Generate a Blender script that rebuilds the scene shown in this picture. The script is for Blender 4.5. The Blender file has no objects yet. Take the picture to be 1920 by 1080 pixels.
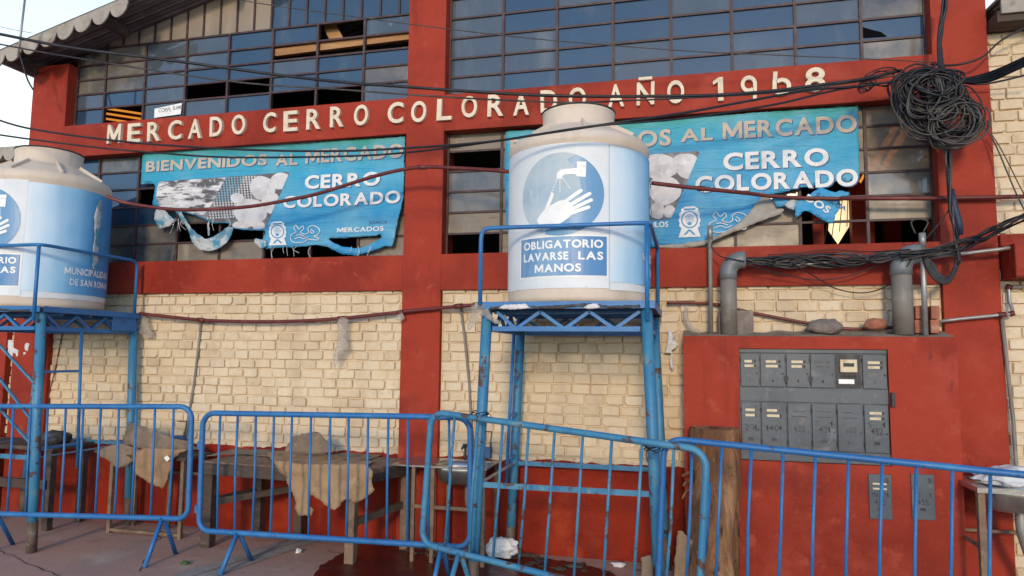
import bpy, bmesh, math, random
from mathutils import Vector, Matrix, noise
random.seed(7)
sc = bpy.context.scene
COL = sc.collection
PI = math.pi
# ------------------------------------------------------------------ camera
F = 1332.6
YAW, PITCH, ROLL = math.radians(-14.1855), math.radians(5.3713), math.radians(.6303)
CAM = Vector((0, -5.76, 1.6))
_cy, _sy, _cp, _sp = math.cos(YAW), math.sin(YAW), math.cos(PITCH), math.sin(PITCH)
FW = Vector((_sy*_cp, _cy*_cp, _sp)); R0 = Vector((_cy, -_sy, 0)); U0 = R0.cross(FW)
RT = math.cos(ROLL)*R0 + math.sin(ROLL)*U0
UP = -math.sin(ROLL)*R0 + math.cos(ROLL)*U0
cd = bpy.data.cameras.new('camera'); cam = bpy.data.objects.new('camera', cd); COL.objects.link(cam)
cam.matrix_world = Matrix(((RT.x, UP.x, -FW.x, CAM.x), (RT.y, UP.y, -FW.y, CAM.y), (RT.z, UP.z, -FW.z, CAM.z), (0, 0, 0, 1)))
cd.sensor_width = 36; cd.lens = F/1920*36; cd.clip_end = 2000; cd.clip_start = .05
sc.camera = cam
# ------------------------------------------------------------------ light: low afternoon sun almost square on the facade
SUNV = Vector((.085, -1, .275)).normalized()
w = bpy.data.worlds.new('World'); sc.world = w; w.use_nodes = True
nt = w.node_tree
sky = nt.nodes.new('ShaderNodeTexSky'); sky.sky_type = 'NISHITA'; sky.sun_disc = False
sky.sun_elevation = math.asin(SUNV.z); sky.sun_rotation = math.atan2(SUNV.x, SUNV.y)
sky.air_density = 1.0; sky.dust_density = .6; sky.ozone_density = 1.0; sky.altitude = 2500
# thin bright cloud low in the sky behind the building
gc = nt.nodes.new('ShaderNodeTexCoord'); sx = nt.nodes.new('ShaderNodeSeparateXYZ'); nt.links.new(gc.outputs['Generated'], sx.inputs[0])
cn = nt.nodes.new('ShaderNodeTexNoise'); cn.inputs['Scale'].default_value = 2.2; cn.inputs['Detail'].default_value = 7; nt.links.new(gc.outputs['Generated'], cn.inputs['Vector'])
c1 = nt.nodes.new('ShaderNodeMapRange'); c1.inputs[1].default_value = .75; c1.inputs[2].default_value = .10; nt.links.new(sx.outputs[2], c1.inputs[0])
c2 = nt.nodes.new('ShaderNodeMapRange'); c2.inputs[1].default_value = .0; c2.inputs[2].default_value = .5; nt.links.new(sx.outputs[1], c2.inputs[0])
c3 = nt.nodes.new('ShaderNodeMath'); c3.operation = 'MULTIPLY'; nt.links.new(c1.outputs[0], c3.inputs[0]); nt.links.new(c2.outputs[0], c3.inputs[1])
c4 = nt.nodes.new('ShaderNodeMath'); c4.operation = 'MULTIPLY_ADD'; c4.inputs[1].default_value = .9; nt.links.new(cn.outputs['Fac'], c4.inputs[0]); nt.links.new(c3.outputs[0], c4.inputs[2])
c5 = nt.nodes.new('ShaderNodeMapRange'); c5.inputs[1].default_value = .60; c5.inputs[2].default_value = 1.15; nt.links.new(c4.outputs[0], c5.inputs[0])
c6 = nt.nodes.new('ShaderNodeMath'); c6.operation = 'MULTIPLY'; nt.links.new(c5.outputs[0], c6.inputs[0]); nt.links.new(c2.outputs[0], c6.inputs[1])
cm = nt.nodes.new('ShaderNodeMix'); cm.data_type = 'RGBA'; nt.links.new(c6.outputs[0], cm.inputs[0]); nt.links.new(sky.outputs[0], cm.inputs[6]); cm.inputs[7].default_value = (3.6, 4.1, 4.2, 1)
nt.links.new(cm.outputs[2], nt.nodes['Background'].inputs[0])
nt.nodes['Background'].inputs[1].default_value = .15
sd = bpy.data.lights.new('sun', 'SUN'); so = bpy.data.objects.new('sun', sd); COL.objects.link(so)
sd.energy = .95; sd.angle = math.radians(7); sd.color = (1, .75, .46)
so.rotation_euler = SUNV.to_track_quat('Z', 'Y').to_euler()
so.location = (1, -12, 8)
sc.view_settings.view_transform = 'Standard'; sc.view_settings.look = 'None'
sc.view_settings.exposure = 1.08; sc.view_settings.gamma = 1

# ------------------------------------------------------------------ helpers
def ray(px, py): return ((px-960)/F)*RT - ((py-540)/F)*UP + FW
def at(px, py, Y=0.0):
    d = ray(px, py); return CAM + d*((Y-CAM.y)/d.y)
def gnd(px, py, Z=0.0):
    d = ray(px, py); return CAM + d*((Z-CAM.z)/d.z)
def zp(pts, x0, y0, s): return [(x0+x/s, y0+y/s) for x, y in pts]

def tag(o, label=None, cat=None, group=None, kind=None):
    if label: o['label'] = label
    if cat: o['category'] = cat
    if group: o['group'] = group
    if kind: o['kind'] = kind
    return o
def empty(name, loc, label, cat, group=None):
    o = bpy.data.objects.new(name, None); COL.objects.link(o); o.location = loc
    o.empty_display_size = .1
    return tag(o, label, cat, group)

class MB:
    """collects shapes and links them as one mesh object"""
    def __init__(s): s.bm = bmesh.new()
    def faces(s, vs, fs, mi=0, smooth=False):
        v = [s.bm.verts.new(p) for p in vs]
        for f in fs:
            try:
                q = s.bm.faces.new([v[i] for i in f]); q.material_index = mi; q.smooth = smooth
            except ValueError: pass
        return v
    def box(s, a, b, mi=0, rot=None, piv=None):
        x0, y0, z0 = a; x1, y1, z1 = b
        vs = [Vector(p) for p in ((x0,y0,z0),(x1,y0,z0),(x1,y1,z0),(x0,y1,z0),(x0,y0,z1),(x1,y0,z1),(x1,y1,z1),(x0,y1,z1))]
        if rot is not None:
            c = Vector(piv) if piv else (Vector(a)+Vector(b))/2
            vs = [rot @ (p-c) + c for p in vs]
        s.faces(vs, [(0,3,2,1),(4,5,6,7),(0,1,5,4),(1,2,6,5),(2,3,7,6),(3,0,4,7)], mi); return s
    def beam(s, p, q, wd, ht, up=(0,0,1), mi=0):
        p, q = Vector(p), Vector(q); d = (q-p).normalized(); u = Vector(up)
        sd_ = d.cross(u)
        if sd_.length < 1e-4: sd_ = d.cross(Vector((1,0,0)))
        sd_.normalize(); u = sd_.cross(d)
        vs = []
        for e in (p, q):
            for i, j in ((-1,-1),(1,-1),(1,1),(-1,1)): vs.append(e + sd_*i*wd/2 + u*j*ht/2)
        s.faces(vs, [(3,2,1,0),(4,5,6,7),(0,1,5,4),(1,2,6,5),(2,3,7,6),(3,0,4,7)], mi); return s
    def tube(s, path, r, n=10, mi=0, caps=True, closed=False, hollow=False):
        P = [Vector(p) for p in path]; m = len(P)
        rs = r if isinstance(r, (list, tuple)) else [r]*m
        rings = []; nrm = None
        for i in range(m):
            if closed: t = P[(i+1) % m] - P[i-1]
            else: t = P[min(i+1, m-1)] - P[max(i-1, 0)]
            if t.length < 1e-9: t = Vector((0,0,1))
            t.normalize()
            if nrm is None:
                nrm = t.cross(Vector((0,0,1)))
                if nrm.length < 1e-3: nrm = t.cross(Vector((1,0,0)))
            nrm = nrm - t*nrm.dot(t)
            if nrm.length < 1e-6: nrm = t.cross(Vector((.3,.5,.8)))
            nrm.normalize(); b = t.cross(nrm)
            rings.append([s.bm.verts.new(P[i] + (nrm*math.cos(2*PI*k/n) + b*math.sin(2*PI*k/n))*rs[i]) for k in range(n)])
        for i in range(m if closed else m-1):
            A, B = rings[i], rings[(i+1) % m]
            for k in range(n):
                f = s.bm.faces.new((A[k], A[(k+1)%n], B[(k+1)%n], B[k])); f.smooth = True; f.material_index = mi
        if caps and not closed:
            for rg, rev in ((rings[0], True), (rings[-1], False)):
                f = s.bm.faces.new(list(reversed(rg)) if rev else rg); f.material_index = mi
        return s
    def lathe(s, prof, c, n=64, mi=0, a0=0, a1=2*PI, smooth=True):
        full = abs(a1-a0-2*PI) < 1e-6; k = n if full else n+1
        rings = []
        for r, z in prof:
            rings.append([s.bm.verts.new((c[0]+r*math.sin(a0+(a1-a0)*i/n), c[1]-r*math.cos(a0+(a1-a0)*i/n), z)) for i in range(k)])
        for A, B in zip(rings, rings[1:]):
            for i in range(n):
                j = (i+1) % k
                f = s.bm.faces.new((A[i], A[j], B[j], B[i])); f.smooth = smooth; f.material_index = mi
        return s
    def prism(s, poly, fn, depth, mi=0):
        """poly of 2-D points mapped by fn(u,v,d): front at d=0, back at d=depth"""
        a = [s.bm.verts.new(fn(u, v, 0)) for u, v in poly]; b = [s.bm.verts.new(fn(u, v, depth)) for u, v in poly]
        s.bm.faces.new(a).material_index = mi; s.bm.faces.new(list(reversed(b))).material_index = mi
        n = len(poly)
        for i in range(n):
            s.bm.faces.new((a[(i+1)%n], a[i], b[i], b[(i+1)%n])).material_index = mi
        return s
    def build(s, name, mats, parent=None, smooth=None, bevel=0, solid=0, fix=True, tri=False, angle=None):
        bm = s.bm
        if fix: bmesh.ops.recalc_face_normals(bm, faces=bm.faces)
        if smooth is not None:
            for f in bm.faces: f.smooth = smooth
        me = bpy.data.meshes.new(name); bm.to_mesh(me); bm.free()
        for m in (mats if isinstance(mats, (list, tuple)) else [mats]): me.materials.append(m)
        o = bpy.data.objects.new(name, me); COL.objects.link(o)
        if bevel:
            b = o.modifiers.new('bevel', 'BEVEL'); b.width = bevel; b.segments = 2; b.limit_method = 'ANGLE'
        if solid:
            b = o.modifiers.new('solid', 'SOLIDIFY'); b.thickness = solid; b.offset = 0
        if parent is not None:
            o.parent = parent
            bpy.context.view_layer.update()
            o.matrix_parent_inverse = parent.matrix_world.inverted()
        return o

def inpoly(p, poly):
    x, y = p; c = False; j = len(poly)-1
    for i in range(len(poly)):
        xi, yi = poly[i]; xj, yj = poly[j]
        if (yi > y) != (yj > y) and x < (xj-xi)*(y-yi)/(yj-yi)+xi: c = not c
        j = i
    return c
def nearest(p, poly):
    best = None
    for i in range(len(poly)):
        a = Vector(poly[i]); b = Vector(poly[(i+1)%len(poly)]); d = b-a
        t = max(0, min(1, (Vector(p)-a).dot(d)/max(d.length_squared, 1e-12))); q = a+d*t
        l = (q-Vector(p)).length
        if best is None or l < best[0]: best = (l, q)
    return best[1]
def sheet(mb, poly, res, fn, holes=(), jag=0.0, mi=0, smooth=True):
    """grid sheet cut to a polygon (points u,v), mapped to space by fn(u,v)"""
    xs = [p[0] for p in poly]; ys = [p[1] for p in poly]
    x0, y0 = min(xs)-res*.5, min(ys)-res*.5
    nx, ny = int((max(xs)-x0)/res)+2, int((max(ys)-y0)/res)+2
    cells = []
    for i in range(nx):
        for j in range(ny):
            c = (x0+(i+.5)*res, y0+(j+.5)*res)
            if inpoly(c, poly) and not any(inpoly(c, h) for h in holes): cells.append((i, j))
    cnt = {}
    for i, j in cells:
        for k in ((i,j),(i+1,j),(i+1,j+1),(i,j+1)): cnt[k] = cnt.get(k, 0)+1
    vv = {}
    for k, c in cnt.items():
        p = (x0+k[0]*res, y0+k[1]*res)
        if c < 4:
            qs = [nearest(p, poly)] + [nearest(p, h) for h in holes]
            q = min(qs, key=lambda q: (q-Vector(p)).length)
            if (q-Vector(p)).length < res*1.1: p = (q.x, q.y)
            if jag: p = (p[0]+random.uniform(-jag, jag), p[1]+random.uniform(-jag, jag))
        vv[k] = mb.bm.verts.new(fn(*p))
    for i, j in cells:
        f = mb.bm.faces.new((vv[(i,j)], vv[(i+1,j)], vv[(i+1,j+1)], vv[(i,j+1)])); f.smooth = smooth; f.material_index = mi
_tc = {}
def _bfont(ch, bold):
    cu = bpy.data.curves.new('t', 'FONT'); cu.body = ch; cu.offset = bold; cu.resolution_u = 4
    o = bpy.data.objects.new('t', cu); COL.objects.link(o)
    dg = bpy.context.evaluated_depsgraph_get(); dg.update()
    me = bpy.data.meshes.new_from_object(o.evaluated_get(dg))
    vs = [(v.co.x, v.co.y+bold) for v in me.vertices]; fs = [list(p.vertices) for p in me.polygons]
    bpy.data.objects.remove(o); bpy.data.meshes.remove(me); bpy.data.curves.remove(cu)
    x0 = min(v[0] for v in vs)
    return [(x-x0, y) for x, y in vs], fs
def _stroke(path, w):
    P = [Vector(p) for p in path]; L, R = [], []
    for i, p in enumerate(P):
        d = (P[min(i+1, len(P)-1)]-P[max(i-1, 0)]).normalized(); n = Vector((-d.y, d.x))*w/2; L.append(tuple(p+n)); R.append(tuple(p-n))
    return L+R[::-1]
def glyph(ch, bold):
    """one character: vertices and faces, baseline at 0, left edge at 0"""
    k = (ch, bold)
    if k in _tc: return _tc[k]
    h, t = .68+2*bold, .085+2*bold
    poly = None
    if ch == 'M':
        W = .74+2*bold
        poly = [(0,0),(0,h),(t*1.2,h),(W/2,h*.44),(W-t*1.2,h),(W,h),(W,0),(W-t,0),(W-t,h*.60),(W/2+t*.40,h*.12),(W/2-t*.40,h*.12),(t,h*.60),(t,0)]
    elif ch == '1':
        poly = [(.11,0),(.11+t,0),(.11+t,h),(.11+t*.2,h),(0,h*.84),(0,h*.70),(.11,h*.80)]
    elif ch in '69' and bold < .03:
        t2 = t*.95; r = .20; c = (r+t2/2, h-r-t2/2)
        path = [(2*r+t2/2-.03, 0), (2*r+t2/2-.005, h*.5)]+[(c[0]+r*math.cos(a), c[1]+r*math.sin(a)) for a in [i*PI*1.72/22 for i in range(1, 23)]]
        poly = _stroke(path, t2)
        if ch == '6': W = max(p[0] for p in poly); poly = [(W-x, h-y) for x, y in poly]
    if poly: m0 = min(p[0] for p in poly); vs, fs = [(x-m0, y) for x, y in poly], [list(range(len(poly)))]
    else: vs, fs = _bfont(ch, bold)
    _tc[k] = (vs, fs); return _tc[k]
def glyphs(s, bold=.02, spacing=1.0):
    """text as 2-D verts and faces, normalised to its bounding box"""
    V, Fc, x = [], [], 0.0
    for ch in s:
        if ch == ' ': x += .30; continue
        vs, fs = glyph(ch, bold); n = len(V)
        V += [(a+x, b) for a, b in vs]; Fc += [[i+n for i in f] for f in fs]
        x += max(a for a, _ in vs)+.085*spacing
    x0, x1, y0, y1 = min(v[0] for v in V), max(v[0] for v in V), min(v[1] for v in V), max(v[1] for v in V)
    return [((a-x0)/(x1-x0), (b-y0)/(y1-y0)) for a, b in V], Fc
def put_flat(mb, vs, fs, fn, maxlen=0, mi=0):
    """2-D mesh refined to maxlen, then mapped by fn(u,v)"""
    bm = bmesh.new(); v = [bm.verts.new((x, y, 0)) for x, y in vs]
    for f in fs:
        try: bm.faces.new([v[i] for i in f])
        except ValueError: pass
    bmesh.ops.triangulate(bm, faces=bm.faces)
    if maxlen:
        for _ in range(6):
            es = [e for e in bm.edges if e.calc_length() > maxlen]
            if not es: break
            bmesh.ops.subdivide_edges(bm, edges=es, cuts=1); bmesh.ops.triangulate(bm, faces=bm.faces)
    bm.verts.index_update()
    mb.faces([fn(q.co.x, q.co.y) for q in bm.verts], [[q.index for q in f.verts] for f in bm.faces], mi)
    bm.free()
def put_text(mb, s, x0, x1, y0, y1, fn, bold=.02, maxlen=0, mi=0, spacing=1.0, skew=0.0):
    vs, fs = glyphs(s, bold, spacing)
    put_flat(mb, [(x0+u*(x1-x0)+skew*(v-.5)*(y1-y0), y0+v*(y1-y0)) for u, v in vs], fs, fn, maxlen, mi)
def put_poly(mb, poly, fn, maxlen=0, mi=0): put_flat(mb, poly, [list(range(len(poly)))], fn, maxlen, mi)
def ell(cx, cy, rx, ry, n=24, a0=0, a1=2*PI): return [(cx+rx*math.cos(a0+(a1-a0)*i/n), cy+ry*math.sin(a0+(a1-a0)*i/n)) for i in range(n)]
def smoothpath(pts, n=8):
    P = [Vector(p) for p in pts]; out = []
    for i in range(len(P)-1):
        a, b, c, d = P[max(i-1,0)], P[i], P[i+1], P[min(i+2, len(P)-1)]
        for k in range(n):
            t = k/n; out.append(.5*((2*b)+(c-a)*t+(2*a-5*b+4*c-d)*t*t+(3*b-a-3*c+d)*t**3))
    out.append(P[-1]); return out

# ------------------------------------------------------------------ materials
def mat(name, col, rough=.6, layers=(), bump=None, metal=0, ior=1.45, trans=0, emit=None, rlayer=None, bump2=None, spec=None):
    """layers: (colour, noise scale, lo, hi, stretch xyz[, detail]) painted one on the other"""
    m = bpy.data.materials.new(name); m.use_nodes = True
    n = m.node_tree.nodes; l = m.node_tree.links; b = n['Principled BSDF']
    tc = n.new('ShaderNodeTexCoord')
    def mapped(st):
        mp = n.new('ShaderNodeMapping'); mp.inputs['Scale'].default_value = st
        l.new(tc.outputs['Object'], mp.inputs[0]); return mp.outputs[0]
    def nz(scale, st=(1,1,1), detail=6, r=.6):
        t = n.new('ShaderNodeTexNoise'); t.inputs['Scale'].default_value = scale; t.inputs['Detail'].default_value = detail
        t.inputs['Roughness'].default_value = r
        l.new(mapped(st), t.inputs['Vector']); return t.outputs['Fac']
    def ramp(sock, lo, hi):
        r = n.new('ShaderNodeMapRange'); r.inputs[1].default_value = lo; r.inputs[2].default_value = hi; r.clamp = True
        l.new(sock, r.inputs[0]); return r.outputs[0]
    cur = n.new('ShaderNodeRGB'); cur.outputs[0].default_value = (*col, 1); cur = cur.outputs[0]
    for L in layers:
        c2, scl, lo, hi = L[:4]; st = L[4] if len(L) > 4 else (1,1,1); de = L[5] if len(L) > 5 else 6
        mx = n.new('ShaderNodeMix'); mx.data_type = 'RGBA'
        l.new(ramp(nz(scl, st, de), lo, hi), mx.inputs[0]); l.new(cur, mx.inputs[6]); mx.inputs[7].default_value = (*c2, 1)
        cur = mx.outputs[2]
    l.new(cur, b.inputs['Base Color'])
    b.inputs['Roughness'].default_value = rough; b.inputs['Metallic'].default_value = metal; b.inputs['IOR'].default_value = ior
    if spec is not None: b.inputs['Specular IOR Level'].default_value = spec
    if rlayer:
        r2, scl, lo, hi = rlayer
        mr = n.new('ShaderNodeMapRange'); mr.inputs[1].default_value = lo; mr.inputs[2].default_value = hi
        mr.inputs[3].default_value = rough; mr.inputs[4].default_value = r2
        l.new(nz(scl), mr.inputs[0]); l.new(mr.outputs[0], b.inputs['Roughness'])
    if trans: b.inputs['Transmission Weight'].default_value = trans
    if emit: b.inputs['Emission Color'].default_value = (*emit[0], 1); b.inputs['Emission Strength'].default_value = emit[1]
    prev = None
    for bp in (bump, bump2):
        if bp:
            st = bp[2] if len(bp) > 2 else (1,1,1)
            u = n.new('ShaderNodeBump'); u.inputs['Strength'].default_value = bp[0]; u.inputs['Distance'].default_value = bp[3] if len(bp) > 3 else .01
            l.new(nz(bp[1], st, 5), u.inputs['Height'])
            if prev is not None: l.new(prev, u.inputs['Normal'])
            prev = u.outputs[0]
    if prev is not None: l.new(prev, b.inputs['Normal'])
    return m

RED = mat('red wall paint', (.32,.036,.018), .62, [((.22,.022,.011),1.1,.46,.62),((.36,.055,.032),2.3,.54,.74),((.20,.024,.014),3.6,.58,.70,(1,1,.10)),((.36,.06,.036),9,.60,.72),((.17,.03,.02),16,.66,.74,(1,1,.4)),((.46,.17,.12),30,.71,.77)], bump=(.4,10,(1,1,1),.02), bump2=(.3,90,(1,1,1),.006), spec=.22)
REDP = mat('red dado paint', (.27,.023,.008), .6, [((.17,.014,.006),1.5,.43,.60),((.34,.045,.016),2.6,.56,.70),((.22,.03,.016),4,.58,.72,(1,1,.3)),((.15,.045,.028),3,.62,.80,(1,1,.15)),((.44,.14,.08),24,.70,.76)], bump=(.4,12,(1,1,1),.02), bump2=(.3,80,(1,1,1),.006), spec=.15)
_bl = [((.22,.13,.07),34,.71,.75)]
_bb = dict(bump=(.55,42,(1,1,1),.010), bump2=(.45,11,(1,1,1),.018))
_drip = ((.47,.36,.25),2.6,.56,.80,(1,1,.10))
BRICK = mat('cream painted brick', (.63,.505,.345), .74, [((.68,.57,.42),2.0,.45,.70),((.54,.41,.27),5,.56,.74),_drip,((.58,.45,.30),20,.55,.70)]+_bl, **_bb)
BRICK2 = mat('dustier painted brick', (.57,.455,.31), .78, [((.62,.51,.37),2.0,.45,.70),((.46,.34,.22),5,.54,.72),_drip,((.50,.38,.25),20,.55,.70)]+_bl, **_bb)
BRICK3 = mat('paler painted brick', (.67,.56,.41), .72, [((.61,.50,.35),3,.45,.70),_drip,((.56,.44,.30),20,.57,.70)]+_bl, **_bb)
MORTAR = mat('cream painted mortar', (.62,.49,.335), .8, [((.53,.41,.275),4,.5,.72),((.40,.29,.18),9,.64,.76),((.24,.15,.08),22,.66,.74)], bump=(.7,40,(1,1,1),.015))
PLASTER = mat('dusty mortar', (.27,.22,.17), .9, [((.16,.13,.10),6,.45,.7)], bump=(.8,30,(1,1,1),.03))
CREAM = mat('cream letter paint', (.70,.61,.47), .6, [((.58,.47,.33),9,.5,.72),((.45,.33,.2),40,.66,.74)], bump=(.2,60))
FRAME = mat('maroon window iron', (.045,.022,.026), .55, [((.085,.055,.058),12,.5,.7),((.06,.02,.015),20,.55,.7)], bump=(.2,60))
GLASS = mat('glass with sky blue base', (.018,.046,.088), .04, [((.030,.058,.095),1.6,.45,.75),((.085,.10,.115),3.2,.60,.82,(1,1,.25)),((.15,.155,.16),14,.71,.80)], ior=1.75, rlayer=(.07,2.5,.45,.75))  # blue base holds part of the sky reflection; pale noise is dirt
GLASSH = mat('glass with paler sky base', (.055,.075,.10), .03, [((.075,.095,.12),1.8,.42,.72),((.14,.155,.165),3.0,.55,.80,(1,1,.2)),((.20,.205,.20),11,.66,.80)], ior=1.65)  # paler base holds a greyer sky reflection
GLASSD = mat('dusty grey glass', (.11,.105,.095), .10, [((.20,.18,.15),1.5,.42,.66),((.045,.055,.065),1.9,.48,.62),((.28,.26,.22),5,.60,.78,(1,1,.2))], ior=1.6, rlayer=(.25,2.5,.4,.7))
GLASSB = mat('brown papered glass', (.20,.16,.118), .35, [((.16,.13,.10),2.4,.45,.70),((.30,.27,.22),6,.55,.72,(1,1,.25)),((.10,.07,.05),9,.56,.70,(.4,1,3)),((.07,.06,.055),2.2,.54,.70),((.34,.32,.28),7,.62,.76,(1,1,.15))], ior=1.5, rlayer=(.6,3,.4,.7))
GLASSW = mat('whitened glass', (.36,.37,.36), .3, [((.20,.22,.24),3,.45,.7,(1,1,.3))], ior=1.5)
CLEAR = mat('clear dirty glass', (.50,.40,.29), .05, [((.34,.26,.19),3,.45,.7),((.22,.17,.13),5,.5,.7,(.5,1,1.5))], trans=.5)
HOLE = mat('dark gap patch', (.006,.006,.007), 1.0, spec=0)
BOARD = mat('beige gable boards', (.27,.225,.175), .5, [((.21,.18,.15),2,.45,.7),((.32,.27,.21),5,.55,.7,(1,1,.2))], bump=(.1,30))
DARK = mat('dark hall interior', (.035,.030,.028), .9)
CORR = mat('grey corrugated sheet', (.22,.22,.225), .55, [((.14,.13,.13),2.5,.45,.7),((.18,.10,.06),6,.60,.74),((.32,.32,.32),9,.6,.75)], metal=.25, bump=(.1,40))
CORRD = mat('old roof underside sheet', (.17,.17,.175), .6, [((.10,.095,.09),3,.45,.7),((.19,.15,.10),6,.58,.72)], metal=.2)
SCAL = mat('grey scalloped board', (.36,.33,.29), .75, [((.24,.21,.18),5,.45,.7),((.20,.12,.07),9,.6,.72),((.46,.43,.39),12,.6,.75)], bump=(.3,40))
WOOD = mat('raw beam wood', (.40,.21,.085), .65, [((.28,.135,.05),9,.42,.7,(.15,1,1)),((.47,.28,.13),20,.55,.7,(.1,1,1))], bump=(.3,30,(.1,1,1)))
DWOOD = mat('dark weathered wood', (.075,.052,.042), .75, [((.04,.028,.022),10,.45,.7,(.15,1,1)),((.15,.11,.085),16,.58,.72,(.15,1,1)),((.20,.16,.13),40,.66,.74)], bump=(.5,30,(.15,1,1),.02))
TWOOD = mat('worn table wood', (.20,.135,.09), .78, [((.10,.065,.045),8,.45,.7),((.30,.22,.15),18,.56,.72)], bump=(.4,30,(1,1,.2),.02))
CARD = mat('cardboard', (.34,.225,.13), .85, [((.25,.155,.085),4,.45,.66),((.42,.295,.185),9,.55,.72),((.22,.13,.075),16,.66,.76)], bump=(.3,30,(1,1,1),.02))
CARD2 = mat('grey old cardboard', (.23,.175,.13), .88, [((.155,.115,.085),4,.45,.66),((.31,.25,.19),9,.55,.72),((.14,.10,.07),14,.64,.76)], bump=(.35,26,(1,1,1),.02))
BLUE = mat('blue enamel steel', (.02,.14,.37), .42, [((.03,.19,.44),3,.45,.68),((.012,.10,.27),6,.56,.74),((.10,.055,.035),17,.655,.70),((.30,.40,.48),26,.70,.74)], bump=(.2,50))
BLUE2 = mat('worn blue steel', (.035,.175,.33), .45, [((.07,.24,.37),4,.45,.68),((.16,.24,.27),8,.60,.72),((.085,.05,.04),9,.575,.63),((.05,.04,.035),22,.64,.69),((.30,.36,.38),30,.68,.72)], bump=(.3,40))
BLUE3 = mat('faded blue steel', (.022,.135,.36), .45, [((.04,.19,.42),5,.5,.68),((.02,.09,.24),7,.56,.72),((.12,.17,.22),16,.64,.72),((.08,.05,.04),22,.665,.70)], bump=(.15,50))
RUST = mat('rusty scraped steel', (.14,.10,.08), .7, [((.07,.045,.035),10,.45,.7),((.25,.24,.22),16,.58,.7)], metal=.3, bump=(.3,50))
GALV = mat('grey galvanised steel', (.34,.34,.34), .45, [((.24,.23,.22),8,.45,.7),((.20,.13,.09),14,.62,.72)], metal=.5)
STEEL = mat('stainless steel', (.48,.48,.47), .28, [((.34,.33,.31),7,.45,.7)], metal=.9, bump=(.1,40))
TANKM = mat('beige tank plastic', (.64,.55,.46), .6, [((.56,.47,.385),3,.45,.7),((.46,.38,.31),6,.56,.75,(1,1,.2)),((.70,.63,.55),5,.6,.75,(1,1,.2)),((.38,.31,.25),26,.68,.76)], bump=(.1,20))
WRAPW = mat('white tank wrap', (.70,.74,.77), .6, [((.60,.66,.71),2.4,.45,.7),((.80,.82,.83),6,.55,.72,(1,1,.2)),((.50,.55,.58),20,.70,.76)], bump=(.12,7,(1,1,.4),.02))
CIRC = mat('sun bleached blue disc', (.44,.53,.59), .6, [((.30,.43,.54),2.0,.46,.66),((.44,.54,.61),5,.52,.70),((.54,.61,.66),26,.60,.70,(1,1,.3)),((.50,.58,.64),60,.60,.68,(1,1,.05))])
CIRC2 = mat('deep blue disc', (.12,.28,.49), .36, [((.12,.30,.52),2.2,.45,.7),((.16,.34,.54),18,.60,.72,(1,1,.3))])
SIGNB = mat('blue sign field', (.075,.22,.46), .36, [((.20,.35,.53),5,.46,.62,(1,1,.12)),((.22,.38,.58),9,.58,.72,(1,1,.2))])
WHITE = mat('white print', (.80,.82,.82), .4, [((.68,.71,.72),8,.5,.7)])
EMBL = mat('emblem blue', (.045,.27,.52), .5)
PRINT = mat('pale blue print', (.30,.48,.68), .36, [((.20,.38,.60),4,.45,.7)])
BTXT = mat('weathered beige banner letters', (.50,.43,.35), .7, [((.38,.31,.25),10,.45,.7),((.58,.52,.45),24,.55,.7),((.26,.22,.19),40,.66,.74)])
BTXTW = mat('white banner letters', (.70,.71,.72), .6, [((.56,.58,.62),9,.5,.7),((.78,.79,.80),22,.55,.7)])
SHAD = mat('printed navy letter edge', (.03,.10,.24), .6)
BACKCL = mat('grey banner reverse', (.36,.34,.31), .8, [((.25,.235,.21),6,.45,.7),((.48,.46,.43),12,.56,.7)], bump=(.5,14,(1,1,1),.03))
SCRAP = mat('shredded pale banner cloth', (.46,.50,.52), .75, [((.07,.28,.42),5,.50,.58),((.24,.23,.22),9,.56,.66),((.62,.63,.63),14,.58,.68)], bump=(.6,24,(1,1,1),.03))
CABLE = mat('black cable sheath', (.010,.011,.016), .5, [((.03,.03,.034),8,.5,.7)])
NAVY = mat('navy tape', (.018,.026,.06), .55)
CABLEG = mat('grey dusty cable sheath', (.05,.047,.046), .55, [((.11,.10,.092),8,.5,.7)])
MAROON = mat('maroon water pipe', (.115,.022,.020), .45, [((.20,.05,.04),6,.5,.7),((.30,.16,.13),24,.66,.72)])
PVC = mat('grey pvc pipe', (.20,.185,.165), .5, [((.15,.135,.115),4,.45,.7),((.27,.25,.22),10,.56,.72)])
PVCB = mat('blue grey pvc elbow', (.155,.175,.19), .45, [((.11,.125,.135),6,.45,.7)])
CAB = mat('blue grey meter enamel', (.080,.098,.118), .45, [((.05,.063,.08),3.5,.45,.68),((.14,.155,.175),7,.55,.70),((.17,.135,.11),12,.63,.74),((.05,.045,.045),26,.69,.73)], bump=(.15,40))
CABD = mat('dark burnt enamel', (.035,.035,.04), .6, [((.08,.085,.09),12,.5,.7)])
SLOT = mat('yellowed paper slot', (.62,.53,.36), .6, [((.40,.28,.15),14,.5,.7)])
PAINTF = mat('faded stencil paint', (.048,.058,.07), .6, [((.10,.12,.145),9,.50,.58)])
PAINTK = mat('black stencil paint', (.028,.03,.034), .6, [((.10,.115,.13),20,.56,.66)])
BARK = mat('bare trunk wood', (.27,.135,.062), .85, [((.145,.065,.03),5,.44,.60,(1,1,.16)),((.39,.22,.115),8,.54,.64,(1,1,.12)),((.045,.022,.014),14,.57,.66,(1,1,.3)),((.40,.25,.14),28,.645,.70,(1,1,.35))], bump=(1,14,(1,1,.15),.05), bump2=(.8,45,(1,1,.3),.02))
STONE = mat('dusty stone', (.22,.185,.16), .9, [((.15,.125,.11),6,.45,.7),((.30,.25,.21),14,.55,.7)], bump=(.7,22,(1,1,1),.03))
CLAY = mat('red clay brick', (.36,.135,.085), .85, [((.26,.09,.055),8,.45,.7),((.45,.26,.19),14,.58,.72)], bump=(.5,40))
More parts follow.
